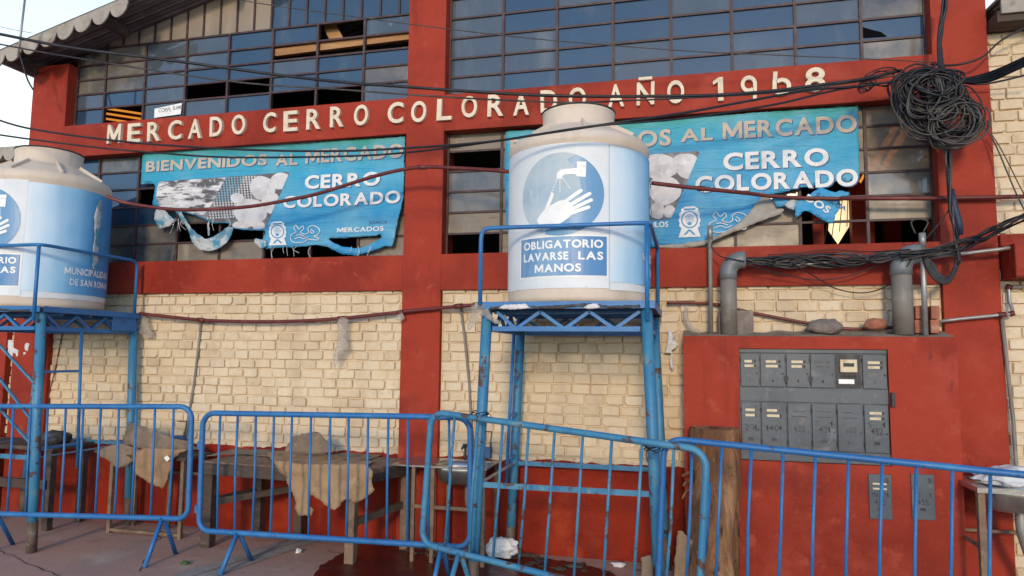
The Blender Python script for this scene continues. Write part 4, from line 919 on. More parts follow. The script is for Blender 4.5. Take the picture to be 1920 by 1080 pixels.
# ================================================================== TANK STANDS
def stand(cx, cy, flip, label, wraps):
    S = empty('tank_stand', (cx, cy, 0), label, 'tank stand', 'blue steel stands carrying the tanks')
    hx, hy = .535, .50; ZT, ZB = 1.93, 1.775
    P = lambda x, y, z: Vector((cx+x, cy+y, z))
    for sx in (-1, 1):
        for sy in (-1, 1):
            mb = MB(); mb.tube([P(sx*(hx+.075), sy*(hy+.0), .0), P(sx*(hx+.04), sy*hy, .9), P(sx*hx, sy*hy, ZT-.02)], .037, 14)
            lg = mb.build('leg', BLUE2, S)
            mb = MB(); mb.tube([P(sx*(hx+.0765), sy*hy, .0), P(sx*(hx+.067), sy*hy, .24)], .0385, 14); mb.build('worn_foot', RUST, lg)
    mb = MB()
    mb.box(P(-hx-.05,-hy-.06,ZT-.012), P(hx+.05,hy+.02,ZT+.012)); mb.build('platform', DWOOD, S, bevel=.003)
    mb = MB()
    for a, b in ((P(-hx-.055,-hy-.065,ZT),P(hx+.055,-hy-.065,ZT)),(P(-hx-.055,hy+.024,ZT),P(hx+.055,hy+.024,ZT)),(P(-hx-.055,-hy-.03,ZT),P(-hx-.055,hy+.03,ZT)),(P(hx+.055,-hy-.03,ZT),P(hx+.055,hy+.03,ZT))):
        mb.beam(a, b, .006, .048)
    mb.build('edge_angle', BLUE, S)
    for sd_ in range(4):
        mb = MB()
        if sd_ < 2:
            y = (-hy if sd_ == 0 else hy); a, b = P(-hx+.04, y, 0), P(hx-.04, y, 0)
        else:
            x = (-hx if sd_ == 2 else hx); a, b = P(x, -hy+.04, 0), P(x, hy-.04, 0)
        lo, hi = Vector((0,0,ZB)), Vector((0,0,ZT-.04))
        mb.beam(a+lo, b+lo, .03, .032)
        n = 3
        for i in range(n):
            p, q, r_ = a.lerp(b, i/n), a.lerp(b, (i+.5)/n), a.lerp(b, (i+1)/n)
            if sd_ == 0 and i == 0: p = a.lerp(b, .03)
            mb.beam(p+hi, q+lo, .02, .022); mb.beam(q+lo, r_+hi, .02, .022)
        mb.build('truss', BLUE, S)
    mb = MB()
    for k in range(3): mb.beam(P(-hx, -.3+.3*k, ZT-.03), P(hx, -.3+.3*k, ZT-.03), .03, .03)
    mb.build('joist', BLUE, S)
    # ring of flats below and guard rail above
    ZR = .735
    q = hx+.045
    for a_, b_, w_, h_, m_ in ((P(-q,-hy,ZR),P(q,-hy,ZR),.008,.036,BLUE2),(P(-q,hy,ZR),P(q,hy,ZR),.008,.036,BLUE2),(P(-q,-hy,ZR),P(-q,hy,ZR),.03,.008,BLUE2 if flip else GALV),(P(q,-hy,ZR),P(q,hy,ZR),.03,.008,BLUE2 if flip else GALV)):
        mb = MB(); mb.beam(a_, b_, w_, h_); mb.build('tie_bar', m_, S)
    ZG = 2.455; gx, gy, gb = hx+.03, hy+.075, hy-.03
    pts = [P(-gx,-gy,ZT), P(-gx,-gy,ZG-.05), P(-gx+.05,-gy,ZG), P(gx-.06,-gy,ZG), P(gx-.01,-gy+.05,ZG), P(gx,-gy+.10,ZG), P(gx,gb-.08,ZG), P(gx,gb-.02,ZG-.05), P(gx,gb,ZT)]
    path = []
    corners = {1, 2, 3, 4, 5, 6, 7}
    path = [pts[0]]+smoothpath([P(-gx,-gy,ZG-.07),P(-gx+.015,-gy,ZG-.018),P(-gx+.07,-gy,ZG)],5)+smoothpath([P(gx-.09,-gy,ZG),P(gx-.02,-gy+.02,ZG),P(gx,-gy+.10,ZG)],5)+smoothpath([P(gx,gb-.09,ZG),P(gx,gb-.02,ZG-.018),P(gx,gb,ZG-.08)],5)+[pts[-1]]
    mb = MB(); mb.tube(path, .0145, 10); mb.tube([P(gx-.02,-gy,ZT-.1), P(gx-.02,-gy,ZG-.01)], .0145, 10)
    mb.build('guard_rail', BLUE, S)
    # ladder on one side face
    sx = -1 if not flip else 1
    yl = hy-.20 if not flip else -hy+.40
    yr = hy if not flip else -hy
    mb = MB(); mb.tube([P(sx*(hx+.06), yl, .60), P(sx*(hx+.01), yl, ZB)], .013, 10)
    for z in (.80, 1.13, 1.42):
        x = sx*(hx+.065-.065*z/ZT)
        mb.beam(P(x, yl, z), P(x, yr, z), .02, .02)
    mb.build('ladder', BLUE, S)
    if flip:
        mb = MB(); mb.beam(P(hx+.045, hy-.30, ZT-.085), P(hx+.045, hy-.02, ZT-.085), .006, .13); mb.build('side_plate', BLUE3, S)
        for a_, b_ in ((P(-.05,-hy,ZB),P(hx+.02,-hy,1.30)),(P(-.30,-hy,ZB),P(hx+.04,-hy,.98)),(P(.1,-hy,1.18),P(hx+.05,-hy,.80))):
            mb = MB(); mb.beam(a_, b_, .014, .018); mb.build('brace', BLUE2, S)
    # scraps of peeled wrapping along the front edge
    mb = MB()
    for u0, u1 in wraps:
        sheet(mb, [(cx+u0,ZT-.022),(cx+(u0+u1)/2,ZT-.03),(cx+u1,ZT-.02),(cx+u1-.03,ZT+.008),(cx+u0+.04,ZT+.004)], .012, lambda u, v: (u, cy-hy-.0715-.003*noise.noise(Vector((u*20,v*20,0))), v), jag=.003)
    mb.build('peeled_wrap', BAG, S, solid=.001)
    mb = MB()
    sheet(mb, [(cx-.50,ZT-.03),(cx-.30,ZT-.018),(cx-.05,ZT-.028),(cx+.12,ZT-.012),(cx+.34,ZT-.026),(cx+.50,ZT-.02),(cx+.50,ZT-.004),(cx+.30,ZT-.008),(cx+.15,ZT+.010),(cx+.02,ZT+.002),(cx-.18,ZT-.010),(cx-.32,ZT+.006),(cx-.5,ZT-.012)], .010, lambda u, v: (u, cy-hy-.0695-.0015*noise.noise(Vector((u*20,v*20,0))), v), jag=.003)
    mb.build('black_wrap', CABD, S, solid=.001)
    return S
stand(-.815, -.60, False, 'blue welded steel stand with the tilted barrier tied to its legs', [(-.44,-.22),(.13,.25)])
stand(-5.70, -.56, True, 'blue welded steel stand with a solid blue side plate and braced legs', [(-.3,-.1),(.0,.12)])

# ================================================================== BARRIERS
def barrier(A, B, zA, zB, H, label, nb, feet, m, r=.021, hooks=True, cr=.10):
    """crowd barrier: A,B plan ends, zA,zB height of the top rail at either end"""
    a, b = Vector((A[0], A[1], zA)), Vector((B[0], B[1], zB))
    U = (b-a).normalized(); nrm = U.cross(Vector((0,0,1))).normalized(); V = U.cross(nrm)
    if V.z > 0: V = -V
    L = (b-a).length; Q = lambda u, v: a+U*u+V*v
    o = empty('crowd_barrier', (a+b)/2*1.0-Vector((0,0,(zA+zB)/2)), label, 'barrier', 'blue crowd barriers in a row')
    path = []
    def arc(cu, cv, t0, t1, rad):
        for i in range(7):
            t = t0+(t1-t0)*i/6; path.append(Q(cu+rad*math.cos(t), cv+rad*math.sin(t)))
    arc(cr, cr, PI, 1.5*PI, cr); arc(L-cr, cr, 1.5*PI, 2*PI, cr); c2 = cr*.9
    arc(L-c2, H-c2, 0, PI/2, c2); arc(c2, H-c2, PI/2, PI, c2)
    mb = MB(); mb.tube(path, r, 12, closed=True); mb.build('frame', m, o)
    for k in range(1, nb):
        u = L*k/nb+random.uniform(-.004,.004)
        mb = MB(); mb.tube([Q(u,.006), Q(u+random.uniform(-.004,.004),H*.5)+nrm*random.uniform(-.006,.006)+U*random.uniform(-.004,.004), Q(u+random.uniform(-.008,.008),H-.006)], .0092, 8); mb.build('bar', m, o)
    for u in feet:
        p = Q(u, H); up = .0
        dn = Vector((nrm.x, nrm.y, 0)).normalized()
        mb = MB()
        for s in (-1, 1): mb.tube([p+dn*s*.01, Vector((p.x, p.y, 0))+dn*s*.19], .0165, 10)
        mb.build('foot', BLUE2 if m is BLUE2 else m, o)
    if hooks:
        mb = MB()
        for v in (H*.28, H*.82): mb.box(Q(-.035,v-.03)-Vector((0,.012,0)), Q(-.015,v+.03)+Vector((0,.012,0)))
        mb.build('hinge_tab', m, o)
    return o
barrier((-5.95,-1.16),(-3.77,-.95),1.128,1.172,.85,'blue crowd barrier at the left edge in front of the left tank stand', 14, [.52, 1.98], BLUE3, hooks=False)
barrier((-3.655,-.965),(-1.50,-.97),1.128,1.163,.88,'blue crowd barrier in front of the cardboard covered wooden table', 14, [.34, 1.95], BLUE3)
barrier((-1.70,-1.20),(.075,-1.66),1.213,1.09,.87,'tilted worn blue crowd barrier tied to the legs of the middle tank stand', 10, [.30, 1.5], BLUE2, hooks=False)
barrier((-.16,-1.48),(1.76,-1.70),1.128,1.03,.87,'blue crowd barrier sloping down in front of the meter block', 12, [.4, 1.6], BLUE3, r=.0185, hooks=False)
# wire ties on the stand legs
for (x, y, Y, lb) in ((896,780,-1.20,'dark wire tie knotted round the left front leg of the middle stand at rail height'),(1222,838,-1.52,'dark wire tie knotted round the right front leg of the middle stand at rail height')):
    c = at(x, y, Y); mb = MB()
    for k in range(4):
        rr = .046+.004*k; mb.tube([c+Vector((rr*math.cos(t), .05+1.3*rr*math.sin(t), .012*k-.02+.012*math.sin(t*2+k))) for t in [2*PI*i/14 for i in range(14)]], .0035, 5, closed=True)
    mb.tube(smoothpath([c, c+Vector((-.03,-.03,-.03)), c+Vector((-.02,-.04,-.08))], 4), .003, 5)
    tag(mb.build('wire_tie', CABLE), lb, 'wire tie')

# ================================================================== TABLES, SINKS, CARDBOARD
def wn(u, v, s=8, seed=0): return noise.noise(Vector((u*s, v*s, seed)))
TB = empty('work_table', (-3.1, -.35, 0), 'long dark wooden table with cardboard on top behind the second barrier', 'table')
tz = .70
mb = MB(); A_, B_, C_, D_ = Vector((-3.93,-.58,tz)), Vector((-2.47,-.70,tz)), Vector((-2.24,-.06,tz+.02)), Vector((-3.78,-.03,tz+.02))
dn = Vector((0,0,-.045)); mb.faces([A_,B_,C_,D_,A_+dn,B_+dn,C_+dn,D_+dn], [(0,1,2,3),(7,6,5,4),(0,4,5,1),(1,5,6,2),(2,6,7,3),(3,7,4,0)])
mb.build('table_top', TWOOD, TB, bevel=.006)
mb = MB(); mb.beam(A_+Vector((.0,-.0,-.06)), B_+Vector((0,0,-.06)), .04, .09); mb.beam(B_+Vector((-.02,.02,-.06)), C_+Vector((-.02,-.02,-.06)), .04, .10); mb.beam(A_+Vector((.03,.03,-.06)), D_+Vector((.03,-.02,-.06)), .04, .09); mb.build('apron', DWOOD, TB, bevel=.004)
for x, y, wd in ((-3.88,-.53,.085),(-2.55,-.62,.075),(-2.31,-.13,.07),(-3.70,-.10,.07),(-3.30,-.10,.07)):
    mb = MB(); mb.box((x-wd/2,y-wd/2,0),(x+wd/2,y+wd/2,tz-.045)); mb.build('leg', DWOOD if x < -3 else TWOOD, TB, bevel=.005)
for a_, b_ in (((-3.86,-.48,.37),(-3.72,-.13,.39)),((-2.53,-.57,.30),(-2.33,-.15,.36)),((-3.86,-.5,.36),(-3.3,-.12,.44))):
    mb = MB(); mb.beam(a_, b_, .035, .055); mb.build('stretcher', DWOOD, TB, bevel=.003)
def hang(pts, Y, seed, amp=.03, s=6): 
    return px_poly(pts, Y), (lambda u, v: (u+.01*wn(u,v,9,seed+4), Y+amp*wn(u,v,s,seed)+amp*.4*wn(u,v,18,seed+2), v))
def flat(pts, z, seed, amp=.012):
    return [(gnd(x, y, z).x, gnd(x, y, z).y) for x, y in pts], (lambda u, v: (u, v, z+.012+amp*wn(u,v,6,seed)+amp*.4*wn(u,v,20,seed+1)))
mb = MB()
p, f = hang(zp([(1520,440),(1600,430),(1700,450),(1790,450),(1890,455),(1980,450),(2060,450),(2100,490),(2085,560),(2100,600),(2060,640),(2010,670),(1975,660),(1940,640),(1910,690),(1885,712),(1850,690),(1790,640),(1755,625),(1730,640),(1735,680),(1762,705),(1755,735),(1690,742),(1660,705),(1655,690),(1668,680),(1630,600),(1600,520),(1560,470)], 0, 720, 3), -.765, 1)
sheet(mb, p, .022, f, jag=.006)
p, f = flat(zp([(1500,400),(1640,372),(1900,380),(2060,400),(2100,450),(2050,470),(1880,470),(1700,462),(1540,450)], 0, 720, 3), tz+.01, 3, .02)
sheet(mb, p, .03, f, jag=.006)
tag(mb.build('cardboard_sheet', CARD, solid=.004), 'torn brown cardboard hanging over the front of the wooden table', 'cardboard')
mb = MB(); p, f = hang(zp([(1600,390),(1620,340),(1650,290),(1700,280),(1790,266),(1808,290),(1840,320),(1860,360),(1880,385),(1750,395)], 0, 720, 3), -.35, 5, .02); sheet(mb, p, .022, f, jag=.004)
tag(mb.build('cardboard_flap', CARD2, solid=.004), 'grey upright cardboard flap standing on the wooden table', 'cardboard')
mb = MB(); p, f = flat(zp([(1150,412),(1300,378),(1420,352),(1560,348),(1640,372),(1560,420),(1440,408),(1350,402),(1240,410)], 0, 720, 3), tz+.01, 8, .01); sheet(mb, p, .03, f, jag=.006)
tag(mb.build('cardboard_sheet', CARD2, solid=.004), 'flat grey cardboard lying on the left end of the wooden table', 'cardboard')
mb = MB(); p, f = flat(zp([(1900,400),(2000,376),(2120,380),(2180,396),(2080,432),(1960,440)], 0, 720, 3), tz+.015, 9, .012); sheet(mb, p, .03, f, jag=.006)
tag(mb.build('cardboard_sheet', CARD2, solid=.004), 'grey cardboard scrap lying flat on the right end of the wooden table', 'cardboard')
# small stand with cardboard, left
T1 = empty('small_table', (-4.75, -.3, 0), 'narrow metal framed table under cardboard behind the left barrier', 'table')
mb = MB(); mb.box((-5.05,-.42,.66),(-4.22,-.06,.69)); mb.build('table_top', DWOOD, T1, bevel=.003)
for x, y in ((-5.0,-.38),(-4.27,-.38),(-5.0,-.1),(-4.27,-.1),(-4.62,-.1)):
    mb = MB(); mb.box((x-.016,y-.016,0),(x+.016,y+.016,.66)); mb.build('leg', TWOOD, T1)
for a_, b_ in (((-5.0,-.38,.03),(-4.27,-.38,.03)),((-5.0,-.1,.5),(-4.27,-.1,.5)),((-5.0,-.38,.05),(-5.0,-.1,.05))):
    mb = MB(); mb.beam(a_, b_, .022, .024); mb.build('stretcher', TWOOD, T1)
CBS = [([(690,318),(705,260),(725,213),(790,232),(850,260),(900,275),(1000,312),(1060,318),(1110,368),(1000,380),(830,392),(700,345)], -.30, CARD2, 'grey cardboard sheet propped upright on the small table by the left barrier', 21),
 ([(745,392),(800,362),(900,360),(1000,368),(1062,364),(1012,392),(978,420),(950,500),(915,590),(840,560),(757,508),(745,460)], -.46, CARD, 'pointed brown cardboard hanging over the front of the small table', 22),
 ([(525,378),(600,352),(690,335),(765,360),(830,385),(770,400),(740,440),(700,462),(662,476),(600,420),(555,396)], -.42, CARD2, 'curled grey cardboard with a dark underside jutting from the left end of the small table', 23)]
for pts, Y, m, lb, sd_ in CBS:
    mb = MB(); p, f = hang(zp(pts, 0, 720, 3), Y, sd_, .035, 5); sheet(mb, p, .022, f, jag=.005)
    tag(mb.build('cardboard_sheet', m, solid=.004), lb, 'cardboard')
mb = MB(); A = at(308, 852, -.48); mb.faces([A, A+Vector((.075,0,-.01)), A+Vector((.06,0,-.07)), A+Vector((.01,0,-.06))], [(0,1,2,3)]); A = at(312, 868, -.485)
mb.bm.clear(); 
q = [at(x, y, -.50) for x, y in zp([(922,415),(940,402),(958,420),(938,436)], 0, 720, 3)]; mb.faces(q, [(0,1,2,3)])
tag(mb.build('paper_label', WHITE, solid=.002), 'small white square label stuck on the pointed cardboard', 'label')
# dark table at the far left
T0 = empty('dark_table', (-6.1, -.35, 0), 'dark wooden table cut by the left edge behind the left stand', 'table')
mb = MB(); mb.box((-6.9,-.52,.70),(-5.52,-.06,.735)); mb.build('table_top', DWOOD, T0, bevel=.004)
for x in (-6.7,-5.58):
    for y in (-.47,-.12):
        mb = MB(); mb.box((x-.03,y-.03,0),(x+.03,y+.03,.70)); mb.build('leg', DWOOD, T0)
mb = MB(); mb.box((-6.7,-.50,.36),(-5.58,-.46,.44)); mb.build('stretcher', DWOOD, T0)
mb = MB(); bmesh.ops.create_icosphere(mb.bm, subdivisions=3, radius=.11, matrix=Matrix.Translation((-5.72,-.3,.80)))
for v in mb.bm.verts:
    d = v.co-Vector((-5.72,-.3,.80)); v.co = Vector((-5.72,-.3,.79))+Vector((d.x*1.2,d.y,d.z*.6))*(1+.5*noise.noise(d*14))
tag(mb.build('plastic_bag', CABD, smooth=True), 'crumpled black plastic bag on the dark table by the left stand', 'bag')
# steel sink by the column
SK = empty('steel_sink', (-1.93, -.28, 0), 'small stainless steel sink on thin legs right of the wooden table', 'sink')
mb = MB(); zt = .735
X0, X1, Y0, Y1 = -2.30, -1.52, -.47, -.04
bx0, bx1, by0, by1 = -1.98, -1.58, -.42, -.10
mb.box((X0,Y0,zt-.012),(bx0,Y1,zt)); mb.box((bx1,Y0,zt-.012),(X1,Y1,zt)); mb.box((bx0,Y0,zt-.012),(bx1,by0,zt)); mb.box((bx0,by1,zt-.012),(bx1,Y1,zt))
bmesh.ops.remove_doubles(mb.bm, verts=mb.bm.verts, dist=1e-4); mb.build('sink_top', STEEL, SK)
mb = MB(); rows = []
for (ins, z) in ((0,zt-.006),(.012,zt-.05),(.03,zt-.13),(.07,zt-.155)):
    rg = []
    for i in range(32):
        t = 2*PI*i/32; ex = lambda v: math.copysign(abs(v)**.5, v)
        rg.append(mb.bm.verts.new(((bx0+bx1)/2+ex(math.cos(t))*((bx1-bx0)/2-ins), (by0+by1)/2+ex(math.sin(t))*((by1-by0)/2-ins), z)))
    rows.append(rg)
for a, b in zip(rows, rows[1:]):
    for i in range(32): mb.bm.faces.new((a[i], a[(i+1)%32], b[(i+1)%32], b[i])).smooth = True
mb.bm.faces.new(rows[-1]); mb.build('basin', STEEL, SK, solid=.003)
for x in (X0+.34, X1-.03, X0+.18):
    for y in (Y0+.03, Y1-.03):
        mb = MB(); mb.box((x-.014,y-.014,0),(x+.014,y+.014,zt-.012)); mb.build('leg', TWOOD, SK)
mb = MB(); mb.beam((X0+.18,Y0+.03,.42),(X1-.03,Y0+.03,.42),.02,.025); mb.build('stretcher', TWOOD, SK)
mb = MB(); mb.tube(smoothpath([(-1.78,-.12,zt-.16),(-1.78,-.12,.4),(-1.74,-.10,.3),(-1.76,-.06,.05)],5), .02, 10); mb.build('drain_pipe', PVC, SK)
mb = MB(); mb.tube(smoothpath([(-1.82,-.07,zt),(-1.82,-.07,zt+.08),(-1.82,-.10,zt+.12),(-1.82,-.16,zt+.10)],5), .010, 8); mb.box((-1.84,-.08,zt+.10),(-1.80,-.06,zt+.13)); mb.build('tap', CABD, SK)
SK2 = empty('steel_sink', (2.05, -.35, 0), 'steel sink on angle legs at the right edge with a white bag on it', 'sink')
mb = MB(); X0, X1, Y0, Y1, zt = 1.73, 2.75, -.62, -.10, .80
bx0, bx1, by0, by1 = 1.80, 2.60, -.58, -.16
mb.box((X0,Y0,zt-.03),(bx0,Y1,zt)); mb.box((bx1,Y0,zt-.03),(X1,Y1,zt)); mb.box((bx0,Y0,zt-.03),(bx1,by0,zt)); mb.box((bx0,by1,zt-.03),(bx1,Y1,zt))
bmesh.ops.remove_doubles(mb.bm, verts=mb.bm.verts, dist=1e-4); mb.build('sink_top', STEEL, SK2)
mb = MB(); rows = []
for (ins, z) in ((0,zt-.01),(.012,zt-.06),(.04,zt-.15),(.10,zt-.17)):
    rg = []
    for i in range(32):
        t = 2*PI*i/32; rg.append(mb.bm.verts.new(((bx0+bx1)/2+math.copysign(abs(math.cos(t))**.5, math.cos(t))*((bx1-bx0)/2-ins), (by0+by1)/2+math.copysign(abs(math.sin(t))**.5, math.sin(t))*((by1-by0)/2-ins), z)))
    rows.append(rg)
for a, b in zip(rows, rows[1:]):
    for i in range(32): mb.bm.faces.new((a[i], a[(i+1)%32], b[(i+1)%32], b[i])).smooth = True
mb.bm.faces.new(rows[-1]); mb.build('basin', STEEL, SK2, solid=.003)
for x in (X0+.03, X1-.03):
    for y in (Y0+.03, Y1-.03):
        mb = MB(); mb.box((x-.02,y-.003,0),(x+.02,y+.003,zt-.03)); mb.box((x-.02,y+.003,0),(x-.014,y+.04,zt-.03)); mb.build('leg', TWOOD, SK2)
for a_, b_ in (((X0+.03,Y0+.03,.42),(X0+.03,Y1-.03,.42)),((X0+.03,Y1-.03,.44),(X1-.03,Y1-.03,.44))):
    mb = MB(); mb.beam(a_, b_, .02, .02); mb.build('stretcher', TWOOD, SK2)
mb = MB(); mb.tube(smoothpath([(2.06,-.36,zt-.16),(2.06,-.36,zt-.30),(2.10,-.34,.36),(2.16,-.30,.2),(2.16,-.3,0)],6), .032, 12); mb.build('drain_pipe', GALV, SK2)
def blob(name, c, sx, sy, sz, m, seed, lb, cat, sharp=.5, sub=4):
    mb = MB(); c = Vector(c); bmesh.ops.create_icosphere(mb.bm, subdivisions=sub, radius=1)
    for v in mb.bm.verts:
        d = v.co.copy(); k = 1+sharp*noise.noise(d*1.8+Vector((seed,0,0)))+sharp*.5*abs(noise.noise(d*4+Vector((0,seed,0))))+sharp*.22*noise.noise(d*10)
        q = Vector((d.x*sx, d.y*sy, d.z*sz))*k; q.z = max(q.z, -sz*.75); v.co = c+q
    return tag(mb.build(name, m, smooth=True), lb, cat)
blob('plastic_bag', (1.98,-.36,.84), .20, .14, .06, BAG, 3, 'white plastic bag lying in the steel sink at the right edge', 'bag')
mb = MB(); a = at(1875, 875, -.36); b = at(1905, 905, -.36); mb.tube([a, a.lerp(b,.4), b], [.014,.018,.02], 8); tag(mb.build('rolled_paper', WHITE), 'white rolled paper sticking out of the right hand sink', 'paper')
blob('plastic_bag', (-1.46,-.20,.085), .12, .05, .085, BAG, 14, 'crumpled white plastic bag on the ground behind the middle barrier', 'bag', .42)
for k, (x, y, sx, lb) in enumerate(((665,1012,.05,'small white litter scrap on the ground right of the table leg'),(693,1010,.045,'second small white litter scrap by the sink legs'),(1160,1062,.05,'pale crumpled paper scrap by the right front stand leg'),(560,1036,.02,'tiny white paper fleck on the pavement before the wooden table'))):
    p = gnd(x, y); blob('paper_scrap', (p.x, p.y, .012), sx, .03, .018, BAG, k+20, lb, 'litter', .6, 3)
mb = MB()
for k in range(70):
    x = random.uniform(-2.3, -.2); y = random.uniform(-.34, -.04); s = random.uniform(.012,.05)
    if random.random() < .5: x = random.uniform(-2.0,-1.1)
    bmesh.ops.create_icosphere(mb.bm, subdivisions=1, radius=s, matrix=Matrix.Translation((x,y,.008)) @ Matrix.Diagonal((random.uniform(.7,2),random.uniform(.6,1.4),random.uniform(.15,.45),1)))
tag(mb.build('ground_litter', TRASH), 'wet rubbish and leaves along the foot of the red dado', 'litter', kind='stuff')
blob('weed', tuple(gnd(347,1058)+Vector((0,0,.008))), .028, .02, .014, GREEN, 5, 'small green weed growing in the pavement joint', 'weed', .9, 3).scale = (1, 1, 1)
# trunk leaning on the block
LG = empty('log', (.14, -.56, 0), 'thick split trunk leaning upright against the red block', 'log')
def logpt(t, ang):
    c = Vector((.125+.03*t, -.57+.12*t, 1.10*t)); r_ = (.185-.025*t)*(1+.20*noise.noise(Vector((math.cos(ang)*1.5, math.sin(ang)*1.5, t*2.5)))+.07*noise.noise(Vector((math.cos(ang)*6, math.sin(ang)*6, t*3))))
    return c+Vector((r_*math.cos(ang), r_*.72*math.sin(ang), 0))
mb = MB(); n, m_ = 56, 40; rg = [[mb.bm.verts.new(logpt(j/m_, 2*PI*i/n)+Vector((0,0,(.018*noise.noise(Vector((i*.5,0,0))) if j == m_ else 0)))) for i in range(n)] for j in range(m_+1)]
for a, b in zip(rg, rg[1:]):
    for i in range(n): mb.bm.faces.new((a[i], a[(i+1)%n], b[(i+1)%n], b[i])).smooth = True
mb.bm.faces.new(rg[-1]); mb.build('trunk', BARK, LG)
mb = MB()
for k in range(46):
    t = random.uniform(.1,.95); an = random.uniform(-2.9,-.2); p = logpt(t, an); o_ = Vector((math.cos(an), math.sin(an), 0))
    L = random.uniform(.04,.13); side = Vector((-o_.y, o_.x, 0))*random.uniform(.006,.016)
    q = [p+o_*.002+side, p+o_*.002-side, p+o_*.007-side*.7-Vector((0,0,L*.5)), p+o_*random.uniform(.008,.03)-Vector((0,0,L)), p+o_*.007+side*.7-Vector((0,0,L*.5))]
    mb.faces(q, [(0,1,2,4),(4,2,3)])
for dz in (0,.05,.11):
    p = logpt(.72-dz, PI*1.02); mb.tube(smoothpath([p, p+Vector((-.03,-.01,-.01)), p+Vector((-.06,-.02,-.03-dz*.3))],4), [.012]+[.007]*7+[.002], 6)
mb.build('bark_strip', BARK, LG, solid=.004)
mb = MB(); p, f = hang([(1271,992),(1280,996),(1308,1022),(1312,1060),(1308,1110),(1262,1110),(1264,1050)], -.62, 31, .02); sheet(mb, p, .02, f, jag=.004)
tag(mb.build('cardboard_sheet', CARD, solid=.004), 'folded brown cardboard leaning between the stand leg and the trunk', 'cardboard')
mb = MB(); p = [(1203,1045),(1222,1040),(1226,1090),(1200,1090)]; q, f = hang(p, -.70, 33, .01); sheet(mb, q, .015, f, jag=.003)
tag(mb.build('cardboard_scrap', CARD2, solid=.006), 'short pale board standing behind the right front stand leg', 'board')
mb = MB(); mb.tube([at(1327,905,-1.45), at(1318,1040,-1.45)], .024, 12); tag(mb.build('blue_tube', BLUE3), 'thick blue tube hanging beside the end of the tilted barrier', 'tube')

# ================================================================== PIPES ON THE WALL
def pxtube(pts, r, m, name, lb, cat, n=6, group=None, sides=10):
    path = smoothpath([at(x, y, Y) for x, y, Y in pts], n) if n else [at(x, y, Y) for x, y, Y in pts]
    mb = MB(); mb.tube(path, r, sides); return tag(mb.build(name, m), lb, cat, group)
def couplers(parent, pts, r, m):
    for x, y, x2, y2, Y in pts:
        mb = MB(); mb.tube([at(x,y,Y), at(x2,y2,Y)], r, 12); mb.build('coupling', m, parent)
o = pxtube([(200,368,-.58),(212,373,-.56),(250,383,-.5),(330,393,-.42),(400,392,-.38),(470,387,-.34),(540,375,-.32),(600,362,-.30),(700,331,-.30),(755,318,-.32),(800,313,-.35),(870,316,-.42),(920,319,-.48),(965,323,-.54)], .0155, MAROON, 'water_pipe', 'sagging maroon pipe running between the two water tanks across the left banner', 'pipe')
couplers(o, [(785,314,800,313.5,-.345)], .02, MAROON)
o = pxtube([(1222,343,-.50),(1280,350,-.42),(1340,356,-.34),(1400,362,-.2),(1440,367,-.06),(1500,371,.0),(1580,373,.0)], .0155, MAROON, 'water_pipe', 'maroon pipe leaving the middle tank across the torn right banner', 'pipe')
couplers(o, [(1308,353,1321,354,-.37)], .021, MAROON)
o = pxtube([(1575,372,-.06),(1660,372,-.06),(1745,372,-.06),(1860,370,-.06),(1935,368,-.06)], .016, MAROON, 'water_pipe', 'straight maroon pipe crossing the lower right window to the picture edge', 'pipe', 0)
o = pxtube([(262,588,-.07),(300,592,-.06),(378,600,-.05),(470,603,-.045),(560,602,-.045),(640,597,-.045),(700,591,-.045),(760,584,-.045),(820,578,-.05),(890,572,-.08)], .0165, MAROON, 'water_pipe', 'low maroon pipe on the cream bricks linking the two tank stands', 'pipe')
couplers(o, [(371,599.5,384,601,-.05),(634,597.5,646,596.5,-.045),(745,586.5,757,585,-.045),(852,575,868,573.5,-.065)], .022, MAROON)
pxtube([(1250,568,-.02),(1300,568,-.01),(1345,571,.0),(1400,584,.0),(1460,596,.0),(1530,609,-.01),(1560,614,-.02),(1620,617,-.03),(1700,612,-.03)], .012, MAROON, 'water_pipe', 'thin maroon pipe slanting down to the rocks on the red block', 'pipe')
o = pxtube([(1742,605,-.05),(1800,598,-.05),(1880,590,-.05),(1895,589,-.05),(1899,584,-.04),(1893,565,0),(1891,542,0),(1897,538,0),(1940,537,0)], .0125, GALV, 'water_pipe', 'thin grey pipe with red elbows crossing the right red column', 'pipe', 0)
couplers(o, [(1872,591,1886,589.5,-.05),(1893,589,1901,587,-.045),(1887,537,1897,540,0)], .02, MAROON)
pxtube([(1879,598,-.02),(1890,700,-.02),(1900,790,-.02),(1906,880,-.02),(1912,960,-.02)], .013, PVC, 'conduit', 'grey conduit running down the bricks right of the red column', 'conduit', 0)
pxtube([(378,603,.03),(371,660,.028),(364,720,.028),(352,790,.028),(345,850,.02)], .012, PVC, 'conduit', 'grey conduit slanting down the cream bricks left of the wooden table', 'conduit', 0)
pxtube([(864,577,.02),(872,640,.025),(880,720,.025),(884,800,.025),(890,856,.0)], .011, PVC, 'conduit', 'grey conduit slanting down the bricks right of the central column', 'conduit', 0)
pxtube([(118,620,.04),(105,690,.04),(92,740,.04),(88,800,.04)], .008, MAROON, 'conduit', 'thin rusty rod on the bricks behind the left stand', 'rod', 0)
